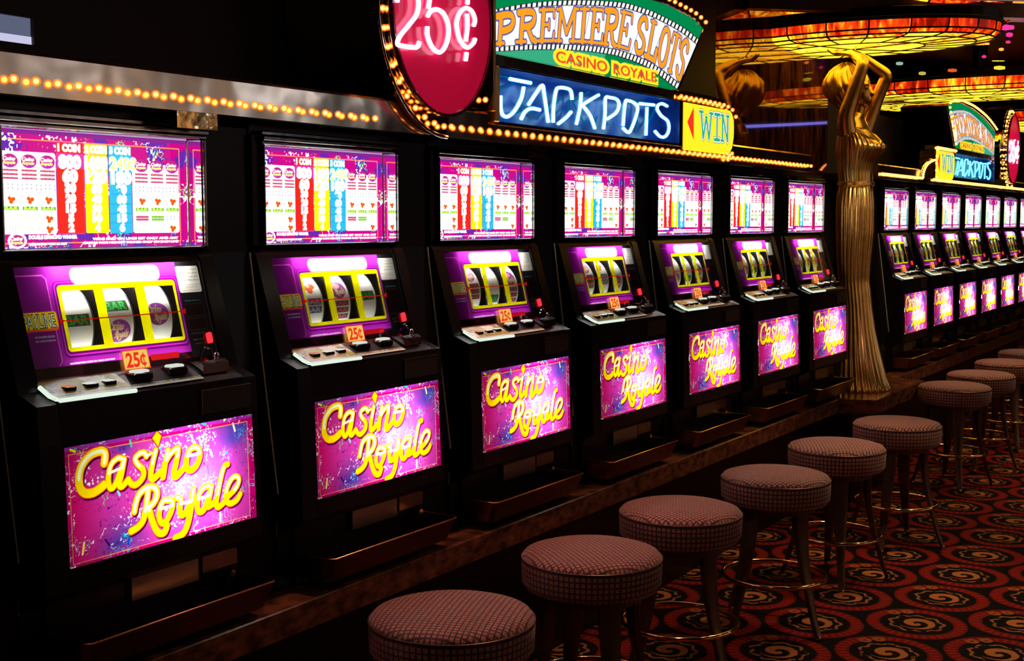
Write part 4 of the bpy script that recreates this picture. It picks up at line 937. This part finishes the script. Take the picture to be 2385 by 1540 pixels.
# bulb line continues under the far signs
f4 = fascia(8.08, 10.745, 'bulb-lined fascia running under the far JACKPOTS and WIN signs', me=BULBF, segs=((8.08, 10.745, .2605),))

# ------------------------------------------------------------------ chandeliers
sg, N, L = mat('amber_stained_glass'); tc = N.new('ShaderNodeTexCoord'); mp = N.new('ShaderNodeMapping'); L.new(tc.outputs['Object'], mp.inputs[0]); mp.inputs['Scale'].default_value = (5, 5, 1.3)
n1 = N.new('ShaderNodeTexNoise'); n1.inputs['Scale'].default_value = 3.2; n1.inputs['Detail'].default_value = 5; n1.inputs['Distortion'].default_value = 1.6; L.new(mp.outputs[0], n1.inputs['Vector'])
ca = N.new('ShaderNodeAttribute'); ca.attribute_name = 'Col'
mmx = N.new('ShaderNodeMath'); mmx.operation = 'MULTIPLY_ADD'; mmx.inputs[1].default_value = 1.5; L.new(n1.outputs['Fac'], mmx.inputs[0]); sb = N.new('ShaderNodeMath'); sb.operation = 'SUBTRACT'; sep = N.new('ShaderNodeSeparateColor'); L.new(ca.outputs['Color'], sep.inputs[0]); L.new(sep.outputs[0], sb.inputs[0]); sb.inputs[1].default_value = .75; L.new(sb.outputs[0], mmx.inputs[2])
rp_ = N.new('ShaderNodeValToRGB'); cr = rp_.color_ramp; cr.elements[0].position = .15; cr.elements[0].color = (.16, .003, .0, 1); cr.elements[1].position = .95; cr.elements[1].color = (2.0, 1.3, .05, 1)
for ps, cc in ((.38, (.50, .012, .002)), (.55, (.85, .07, .004)), (.75, (1.3, .50, .015))):
    el = cr.elements.new(ps); el.color = (*cc, 1)
L.new(mmx.outputs[0], rp_.inputs[0]); e = N.new('ShaderNodeEmission'); L.new(rp_.outputs[0], e.inputs[0]); e.inputs[1].default_value = 1.45
g_ = N.new('ShaderNodeBsdfGlossy'); g_.inputs[0].default_value = (.05, .05, .05, 1); g_.inputs['Roughness'].default_value = .15; ad = N.new('ShaderNodeAddShader'); L.new(e.outputs[0], ad.inputs[0]); L.new(g_.outputs[0], ad.inputs[1]); out(N, L, ad.outputs[0]); M['amber'] = sg
M['came'] = pbr('lead_came', (.010, .006, .005), .5, noise=(.02, .01, .008), nscale=20)
def chandelier(cx, cy, rx, ry, zt, zb, label, seg=20, seed=1, rings=None, dark=.0):
    t = empty('stained_glass_chandelier', (cx, cy, zb), label, 'chandelier', 'stained glass bowl lights')
    h = zt-zb
    prof = rings or [(1.0, 1.0), (.992, .42), (.955, .16), (.84, .04), (.50, .0), (.04, -.01)]
    prof = [(r, zb+h*z) for r, z in prof]; S = seg*3
    me = bpy.data.meshes.new('glass_bowl'); v = []; f = []; colr = []
    rnd = random.Random(seed); pc = {}
    for r, z in prof:
        for k in range(S): a = 2*PI*k/S; v.append((rx*r*math.cos(a), ry*r*math.sin(a), z-zb))
    fc = []
    for i in range(len(prof)-1):
        for k in range(S):
            a = i*S+k; b_ = i*S+(k+1) % S; f.append((a, b_, b_+S, a+S))
            key = (i, k//3); pc.setdefault(key, rnd.random()*.5+(.10 if i == 0 else .24 if i == 1 else .60 if i == 2 else .75)-dark); fc.append(pc[key])
    me.from_pydata(v, [], f); at = me.color_attributes.new('Col', 'FLOAT_COLOR', 'CORNER')
    cols = []
    for q in fc:
        for _ in range(4): cols += [q, q, q, 1]
    at.data.foreach_set('color', cols); me.materials.append(M['amber']); me.update()
    place('glass_bowl', me, t)
    c = MB()
    for j, (r, z) in enumerate(prof[:-1]):
        c.tube([(cx+rx*r*1.003*math.cos(2*PI*k/S), cy+ry*r*1.003*math.sin(2*PI*k/S), z-.001) for k in range(S)], .0045 if j else .009, 5, closed=True)
    for k in range(seg):
        a = 2*PI*k/seg; c.tube([(cx+rx*r*1.003*math.cos(a), cy+ry*r*1.003*math.sin(a), z-.001) for r, z in (prof if k % 5 == 0 else prof[:-1])], .0042, 5)
    c.build('lead_strips', M['came'], t)
    rm0 = MB().lathe([(rx*.98, zt+.004), (rx*1.01, zt+.010), (rx*1.01, zt+.05), (rx*.9, zt+.06)], (0, 0), 48).build('rim', M['black'], t, o=(0, 0, zb)); 
    rm0.scale = (1, ry/rx, 1)
    MB().tube([(cx, cy, zt+.05), (cx, cy, CEIL)], .05, 12).build('stem', M['black'], t)
    return t
chandelier(6.50, 2.02, .42, .72, .958, .874, 'large amber stained glass bowl light held over the golden statue', 22, 3)
chandelier(9.35, 2.00, .42, 1.05, .965, .860, 'wide amber stained glass bowl light beyond the golden statue', 26, 8)
chandelier(11.9, 3.1, .60, .42, 1.10, 1.03, 'small dim amber bowl light far behind the statue', 16, 5)
chandelier(12.9, 2.15, .80, .62, .98, .87, 'distant amber bowl light at the right edge', 18, 15)
# upper amber ring panels and wooden beams above the first bowl
up = empty('amber_ceiling_ring', (6.9, 2.0, 1.02), 'strip of amber stained glass set above the statue bowl light', 'ceiling light')
rr = MB()
me = bpy.data.meshes.new('glass_band'); S = 60; v = []; f = []
for z, r in ((1.03, .62), (1.075, .70)):
    for k in range(S): a = 2*PI*k/S; v.append((r*math.cos(a), r*math.sin(a), z-1.02))
for k in range(S): f.append((k, (k+1) % S, (k+1) % S+S, k+S))
me.from_pydata(v, [], f); at = me.color_attributes.new('Col', 'FLOAT_COLOR', 'CORNER'); rnd = random.Random(4); cols = []
for k in range(S):
    if k % 4 == 0: q = rnd.random()*.5+.25
    for _ in range(4): cols += [q, q, q, 1]
at.data.foreach_set('color', cols); me.materials.append(M['amber']); me.update(); place('glass_band', me, up)
rr.tube([(6.9+.62*math.cos(a), 2.0+.62*math.sin(a), 1.028) for a in np.linspace(0, 2*PI, 40, endpoint=False)], .012, 6, closed=True)
for k in range(15): a = 2*PI*k/15; rr.tube([(6.9+.622*math.cos(a), 2.0+.622*math.sin(a), 1.03), (6.9+.702*math.cos(a), 2.0+.702*math.sin(a), 1.075)], .006, 5)
rr.build('frame', M['came'], up)
M['beam'] = pbr('lacquered_wood', (.10, .03, .012), .25, noise=(.05, .012, .006), nscale=12)
for i, (p, q, lb) in enumerate((((5.2, 2.15, 1.005), (6.2, .9, 1.005), 'left'), ((5.75, 2.3, 1.03), (7.0, 1.0, 1.03), 'middle'), ((6.6, 2.25, 1.12), (7.9, .9, 1.12), 'right'))):
    b = MB(); d = (Vector(q)-Vector(p)).normalized(); n = Vector((-d.y, d.x, 0))*.035; h = Vector((0, 0, .035))
    b.loft([[tuple(Vector(e)+s1*n+s2*h) for s1, s2 in ((1, 1), (-1, 1), (-1, -1), (1, -1))] for e in (p, q)])
    tag(b.build('ceiling_beam', M['beam']), 'dark lacquered wooden beam over the statue light, the %s one' % lb, 'beam', 'beams over the statue')
# mirrored ceiling reflections on the right, built as small glowing bars with added wires
def far_bar(px, py, w, h, col, s, lab, X=8.45):
    # position measured across the hall at a fixed distance
    x_ = (px-1192.5)/2950; c_ = -(py-770)/2950; th = math.radians(4.965)
    fh = Vector((math.cos(az), math.sin(az), 0)); r_ = Vector((math.sin(az), -math.cos(az), 0)); u_ = Vector((0, 0, 1))
    d = (fh*math.cos(th)-u_*math.sin(th))+r_*x_+(u_*math.cos(th)+fh*math.sin(th))*c_; p = d*(X/d.x)
    k = p.length/2950; W_ = w*k/2; H_ = h*k/2
    b = MB().tube([tuple(p-r_*W_), tuple(p), tuple(p+r_*W_)], [H_*.7, H_, H_*.7], 10)
    o = b.build('ceiling_reflection', emit('neon_'+lab.split()[0], col, s, 'NONE'), smooth=True)
    MB().tube([(p.x, p.y, p.z), (p.x, p.y, CEIL)], .0012, 4).build('added_wire', M['black'], o, (0, 0, 0)); return tag(o, lab, 'neon light', 'ceiling reflections built as small lights, far right corner')
PK = (1, .03, .28); OR = (1, .30, .03); GR = (.25, .9, .45)
for a in ((2341, 46, 28, 12, PK, 1.6, 'pink oval ceiling reflection top right, upper one'), (2343, 64, 32, 12, PK, 1.6, 'pink oval ceiling reflection top right, lower one'), (2351, 81, 12, 10, PK, 1.4, 'small round pink reflection below the two ovals'),
          (2348, 98, 9, 7, PK, 1.0, 'tiny pink reflection dot in the top right corner'), (2292, 67, 42, 5, OR, 1.6, 'thin orange reflection bar right of the big bowl light'), (2293, 85, 44, 5, (.8, 1, .75), 1.6, 'pale green reflection bar right of the big bowl light'),
          (2280, 102, 44, 6, OR, 2.2, 'bright orange reflection bar below the pale green one'), (2285, 14, 26, 5, (.5, .7, .1), .9, 'yellow green reflection bar at the very top right'), (2372, 7, 22, 9, OR, 1.6, 'orange reflection at the top right corner'),
          (2288, 38, 44, 14, (.06, .35, .32), .8, 'teal sign shape reflected above the coloured bars'), (2290, 49, 40, 7, (.8, .8, .7), 1.0, 'cream reflected sign edge above the orange bar'), (2246, 106, 14, 4, (.8, .8, .3), 1.0, 'small yellow reflection left of the orange bar'),
          (2292, 132, 8, 7, PK, 1.0, 'tiny pink reflection under the coloured bars'), (2332, 115, 9, 7, OR, 2.0, 'tiny orange reflection at the far right'), (2328, 158, 22, 9, (.9, .8, .05), 1.0, 'yellow oval reflection over the far bowl light'),
          (2218, 164, 18, 8, (.9, .12, .02), .9, 'orange oval reflection over the far bowl light'), (2148, 171, 14, 8, (.7, .6, .1), .8, 'yellow wedge reflection just right of the raised arms'), (2095, 148, 14, 8, (.4, .6, .45), .8, 'pale green reflection right of the statue elbow'), (2325, 142, 26, 3, (.8, .7, .05), .9, 'thin yellow reflection line at the far right'),
          (2315, 47, 9, 5, OR, 1.6, 'amber reflection dot left of the pink oval')): far_bar(*a)

# ------------------------------------------------------------------ statue
M['statue'] = pbr('gilded_bronze', (.90, .56, .18), .30, 1., noise=(.72, .42, .14), nscale=14, bump=.05, bscale=40)
SX = 6.45; K = SX/6.5
st = empty('golden_statue', (SX, 1.95, -.866), 'golden statue of a woman in a pleated gown, arms raised to the bowl light', 'statue')
def S_(x, y, z): return (SX+x, y*K, z*K)
b = MB()
def loft_body(b, rows, seg=24):
    b.loft([[(SX+rx*math.cos(2*PI*k/seg)+(ox if len(r_) > 4 else 0), yc*K+ry*math.sin(2*PI*k/seg), z*K) for k in range(seg)] for r_ in rows for z, yc, ry, rx, ox in [(*r_[:4], r_[4] if len(r_) > 4 else 0)]])
loft_body(b, [(.14, 1.985, .085, .085), (.30, 1.992, .088, .095), (.40, 1.998, .085, .105), (.47, 2.002, .070, .110), (.515, 2.002, .050, .085), (.545, 1.985, .034, .036), (.60, 1.975, .032, .033), (.63, 1.975, .034, .034)])
for sx in (-.050, .050): b.ball(S_(sx, 1.950, .375), .040, 14, 10, (1., 1.0, 1.1))
# head
b.ball(S_(0, 1.998, .688), .070, 18, 14, (.9, 1.05, 1.25)); b.ball(S_(0, 1.962, .645), .054, 16, 12, (.9, .80, 1.25)); b.ball(S_(0, 1.938, .598), .022, 10, 8)
b.tube([S_(0, 1.925, .680), S_(0, 1.918, .655), S_(0, 1.910, .640), S_(0, 1.920, .632)], [.008, .010, .012, .009], 8)
for z, r in ((.618, .011), (.607, .012)): b.ball(S_(0, 1.921, z), r, 10, 6, (1.9, .8, .5))
for sx in (-.028, .028): b.ball(S_(sx, 1.931, .672), .011, 10, 6, (1.4, .7, .7)); b.ball(S_(sx, 1.930, .688), .011, 10, 6, (1.8, .7, .45)); b.ball(S_(sx*2.35, 1.985, .665), .016, 8, 6, (.5, 1, 1.4))
# arms
def arm(pts, rad): b.tube([tuple(p) for p in smoothline(pts, 6)], list(np.interp(np.linspace(0, len(pts)-1, (len(pts)-1)*6+1), range(len(pts)), rad)), 14)
arm([S_(-.085, 2.010, .440), S_(-.105, 2.012, .520), S_(-.100, 1.985, .62), S_(-.095, 1.950, .730), S_(-.090, 1.938, .790), S_(-.065, 1.968, .815), S_(-.035, 2.000, .838), S_(-.02, 2.020, .846)], [.050, .044, .037, .033, .031, .028, .021, .019])
arm([S_(.085, 1.990, .430), S_(.105, 1.960, .520), S_(.115, 1.925, .62), S_(.120, 1.892, .700), S_(.115, 1.878, .745), S_(.085, 1.920, .785), S_(.045, 1.972, .830), S_(.03, 1.992, .842)], [.050, .044, .036, .032, .030, .027, .020, .018])
def hand(px, wrist, dirv, side):
    w = Vector(wrist); d = Vector(dirv).normalized(); s = Vector((1, 0, 0)) if abs(d.x) < .8 else Vector((0, 1, 0)); s = (s-d*s.dot(d)).normalized(); u = d.cross(s)
    P = w+d*.035
    b.loft([[tuple(w+d*t+s*(a*wd)+u*(c_*.011)) for a, c_ in ((-1, -.6), (-.4, -1), (.4, -1), (1, -.6), (1, .6), (.4, 1), (-.4, 1), (-1, .6))] for t, wd in ((-.01, .016), (.02, .026), (.05, .032), (.068, .030))])
    for i, (o_, ln) in enumerate(((-.024, .058), (-.008, .068), (.008, .064), (.023, .050))):
        p0 = w+d*.060+s*o_; p1 = p0+d*ln*.45+u*(.004); p2 = p0+d*ln*.8-u*.008; p3 = p0+d*ln-u*.020
        b.tube([tuple(p0), tuple(p1), tuple(p2), tuple(p3)], [.0085, .008, .0072, .005], 8)
    t0 = w+d*.018+s*.026*side; b.tube([tuple(t0), tuple(t0+d*.022+s*.020*side), tuple(t0+d*.045+s*.026*side)], [.010, .009, .006], 8)
hand(0, S_(-.02, 2.020, .845), (.02, .8, .12), 1); hand(0, S_(.03, 1.992, .842), (-.05, .75, .20), -1)
body = b.build('body', M['statue'], st)
rm_ = body.modifiers.new('remesh', 'REMESH'); rm_.mode = 'VOXEL'; rm_.voxel_size = .005; rm_.use_smooth_shade = True
sm_ = body.modifiers.new('smooth', 'SMOOTH'); sm_.iterations = 3; sm_.factor = .5
# hair, swept back in waves
h = MB(); seg = 96
rows = []
for i in range(60):
    t = i/59; z = .560+t*.245; q = math.sin(PI*min(1, max(.0, t*.93+.05)))**.62
    yc = 2.032+.030*math.sin(t*2.6); ry = (.092+.026*t)*q; rx = .082*q
    rows.append([S_(rx*math.cos(2*PI*k/seg)*(1+.045*math.sin(13*(2*PI*k/seg)+t*11)+.03*math.sin(29*(2*PI*k/seg)+t*17)+.03*math.sin(4*(2*PI*k/seg)-t*13)), yc+ry*math.sin(2*PI*k/seg)*(1+.045*math.sin(13*(2*PI*k/seg)+t*11)+.03*math.sin(29*(2*PI*k/seg)+t*17)+.03*math.sin(4*(2*PI*k/seg)-t*13))-(0.02*(1-t) if math.sin(2*PI*k/seg) < 0 else 0)*0, z+.004*math.sin(7*(2*PI*k/seg)+t*9)) for k in range(seg)])
# open the face: pull the front of the lower rows back
rows = [[(x, max(y, (1.962-.0*1)*K) if z < .735*K else y, z) for x, y, z in r] for r in rows]
h.loft(rows); h.build('hair', M['statue'], st, smooth='all')
# gown
g = MB(); seg = 168
prof = [(-.874, 1.935, .165, .200), (-.86, 1.937, .158, .190), (-.815, 1.945, .148, .170), (-.689, 1.957, .122, .135), (-.563, 1.963, .097, .112), (-.438, 1.970, .082, .098), (-.312, 1.984, .080, .094), (-.187, 1.986, .090, .104), (-.062, 1.984, .098, .114), (.063, 1.985, .099, .118), (.137, 1.986, .094, .110), (.180, 1.986, .086, .098)]
prof2 = [(.187, 1.986, .084, .094), (.25, 1.990, .090, .100), (.311, 1.986, .097, .106), (.350, 1.985, .106, .112), (.385, 1.983, .108, .114), (.415, 1.987, .100, .114), (.445, 1.997, .086, .108), (.47, 2.005, .072, .098)]
def gown_rings(pr, n, amp, freq):
    zs = np.linspace(pr[0][0], pr[-1][0], n); P = np.array(pr)
    out_ = []
    for z in zs:
        yc, ry, rx = (np.interp(z, P[:, 0], P[:, j]) for j in (1, 2, 3)); a_ = amp(z); r_ = []
        for k in range(seg):
            th = 2*PI*k/seg; m_ = 1-a_*(abs(math.sin(freq*th/2+.35*math.sin(z*5+th)))**.6)
            px_ = rx*m_*math.cos(th); bu = .042*math.exp(-((z-.370)/.042)**2)*math.exp(-((abs(px_)-.046)/.036)**2) if math.sin(th) < 0 and pr is prof2 else 0
            r_.append(S_(px_, yc+ry*m_*math.sin(th)-bu, z))
        out_.append(r_)
    return out_
g.loft([[(x, y, max(z, -.8655)) for x, y, z in r_] for r_ in gown_rings(prof, 60, lambda z: .08+.12*max(0, -z-.35), 28)]); g.build('gown_skirt', M['statue'], st, smooth='all')
g = MB(); g.loft(gown_rings(prof2, 40, lambda z: .045, 34)); g.build('gown_bodice', M['statue'], st, smooth='all')
bl = MB().lathe([(.086, 0), (.093, .004), (.093, .018), (.086, .022)], (0, 0), 48, False).build('belt', M['statue'], st, o=(0, 0, 0), smooth=True)
bl.location = (0, 1.986*K-1.95, .176*K+.866); bl.scale = (1.12, .99, 1)
# drape from shoulder to breast
MB().tube([S_(-.09, 1.985, .47), S_(-.075, 1.915, .43), S_(-.03, 1.872, .395), S_(.0, 1.868, .375)], [.010, .012, .012, .010], 8).build('gown_strap', M['statue'], st, smooth=True)
MB().tube([S_(.09, 1.985, .47), S_(.075, 1.915, .43), S_(.03, 1.872, .395), S_(.0, 1.868, .375)], [.010, .012, .012, .010], 8).build('gown_strap', M['statue'], st, smooth=True)

# ------------------------------------------------------------------ stools
def seat_fabric():
    m, N, L = mat('woven_seat_fabric'); tc = N.new('ShaderNodeTexCoord'); sp = N.new('ShaderNodeSeparateXYZ'); L.new(tc.outputs['Object'], sp.inputs[0])
    def mth(op, a, b=None):
        n = N.new('ShaderNodeMath'); n.operation = op
        for i, v_ in enumerate((a, b)):
            if v_ is None: continue
            if isinstance(v_, (int, float)): n.inputs[i].default_value = v_
            else: L.new(v_, n.inputs[i])
        return n.outputs[0]
    x, y, z = sp.outputs
    r = mth('SQRT', mth('ADD', mth('MULTIPLY', x, x), mth('MULTIPLY', y, y))); th = mth('MULTIPLY', mth('ARCTAN2', y, x), .185)
    side = mth('LESS_THAN', z, .5145)
    def line(v_, p, w): return mth('GREATER_THAN', mth('COSINE', mth('MULTIPLY', v_, 2*PI/p)), w)
    top = mth('MAXIMUM', line(x, .0125, .55), line(y, .0125, .55)); sd = mth('MAXIMUM', line(th, .0145, .6), line(z, .0145, .6))
    g = mth('ADD', mth('MULTIPLY', top, mth('SUBTRACT', 1, side)), mth('MULTIPLY', sd, side))
    nz = N.new('ShaderNodeTexNoise'); nz.inputs['Scale'].default_value = 260; L.new(tc.outputs['Object'], nz.inputs['Vector'])
    rp = N.new('ShaderNodeValToRGB'); rp.color_ramp.elements[0].position = .3; rp.color_ramp.elements[0].color = (.22, .08, .055, 1); rp.color_ramp.elements[1].position = .7; rp.color_ramp.elements[1].color = (.62, .27, .18, 1); L.new(nz.outputs['Fac'], rp.inputs[0])
    mx = N.new('ShaderNodeMix'); mx.data_type = 'RGBA'; L.new(g, mx.inputs['Factor']); L.new(rp.outputs[0], mx.inputs['A']); mx.inputs['B'].default_value = (.055, .016, .022, 1)
    p = N.new('ShaderNodeBsdfPrincipled'); p.inputs['Roughness'].default_value = .8; p.inputs['Sheen Weight'].default_value = .2; L.new(mx.outputs['Result'], p.inputs['Base Color'])
    bp = N.new('ShaderNodeBump'); bp.inputs['Strength'].default_value = .6; bp.inputs['Distance'].default_value = .002; L.new(nz.outputs['Fac'], bp.inputs['Height']); L.new(bp.outputs[0], p.inputs['Normal']); out(N, L, p.outputs[0]); return m
M['seat'] = seat_fabric()
M['leg'] = pbr('dark_bronze_leg', (.10, .055, .035), .35, .6, noise=(.14, .08, .05), nscale=10)
M['ringbrass'] = pbr('brass_foot_ring', (.95, .62, .22), .12, 1., noise=(.85, .52, .18), nscale=30)
def make_stool():
    t = empty('bar_stool', (0, 0, FLOOR), 'x', 'stool', 'round bar stools in front of the machines')
    ht = .528; th = .100
    pr = [(.05, ht-th-.002), (.150, ht-th), (.172, ht-th+.006), (.183, ht-th+.022), (.185, ht-.026), (.183, ht-.013), (.176, ht-.003), (.155, ht+.004), (.10, ht+.009), (.04, ht+.011), (.005, ht+.0115)]
    sm = MB().lathe(pr, (0, 0), 64); sm.build('seat_cushion', M['seat'], t, o=(0, 0, 0), smooth='all')
    MB().tube([(.1845*math.cos(a), .1845*math.sin(a), ht-.0145) for a in np.linspace(0, 2*PI, 64, endpoint=False)], .0016, 6, closed=True).build('seat_piping', M['leg'], t, o=(0, 0, 0), smooth=True)
    MB().lathe([(.10, ht-th-.022), (.135, ht-th-.020), (.135, ht-th), (.10, ht-th)], (0, 0), 32).build('seat_plate', M['leg'], t, o=(0, 0, 0))
    for k in range(4):
        a = k*PI/2; ca, sa = math.cos(a), math.sin(a); tx, ty = -sa, ca; rings = []
        for z, r, w, d in ((ht-th-.004, .120, .030, .012), (ht-th-.06, .118, .029, .012), (ht-th-.14, .126, .025, .011), (ht-th-.22, .142, .020, .010), (.14, .160, .016, .009), (.05, .186, .0125, .008), (.012, .202, .011, .008)):
            rings.append([((r+sx*d)*ca+sy*w*tx, (r+sx*d)*sa+sy*w*ty, z) for sx, sy in ((-1, -.7), (-.6, -1), (.6, -1), (1, -.7), (1, .7), (.6, 1), (-.6, 1), (-1, .7))])
        lg = MB().loft(rings).build('leg', M['leg'], t, o=(0, 0, 0), smooth=True)
        MB().lathe([(.004, .0), (.011, .001), (.012, .006), (.009, .014), (.004, .015)], (.203*ca, .203*sa), 12).build('foot_glide', M['ringbrass'], lg, o=(0, 0, 0), smooth=True)
    MB().tube([(.174*math.cos(a), .174*math.sin(a), .178) for a in np.linspace(0, 2*PI, 64, endpoint=False)], .0075, 8, closed=True).build('foot_ring', M['ringbrass'], t, o=(0, 0, 0), smooth='all')
    return t
stool = make_stool()
SL = [((2.248, 1.566), .35, 'bar stool nearest of all, at the bottom edge of the picture'), ((2.869, 1.552), .9, 'second nearest bar stool, before the second and third machines'), ((3.455, 1.566), -.35, 'third bar stool from the front, in the middle of the picture'),
      ((4.095, 1.504), -.40, 'fourth bar stool from the front, seat catching light on its right side'), ((4.768, 1.507), .45, 'fifth bar stool from the front'), ((5.453, 1.461), .0, 'sixth bar stool from the front, in front of the machine next to the statue'),
      ((6.837, 1.539), .42, 'first bar stool beyond the statue plinth'), ((7.439, 1.532), .1, 'second bar stool beyond the statue plinth'), ((8.15, 1.53), .6, 'third bar stool beyond the statue plinth, cut by the right edge'), ((8.85, 1.53), .2, 'farthest bar stool visible, small at the right edge')]
for i, (p, rz, lab) in enumerate(SL):
    s = stool if i == 0 else copy_tree(stool)
    s.location = (p[0], p[1], FLOOR); s.rotation_euler.z = rz; s['label'] = 'round '+lab
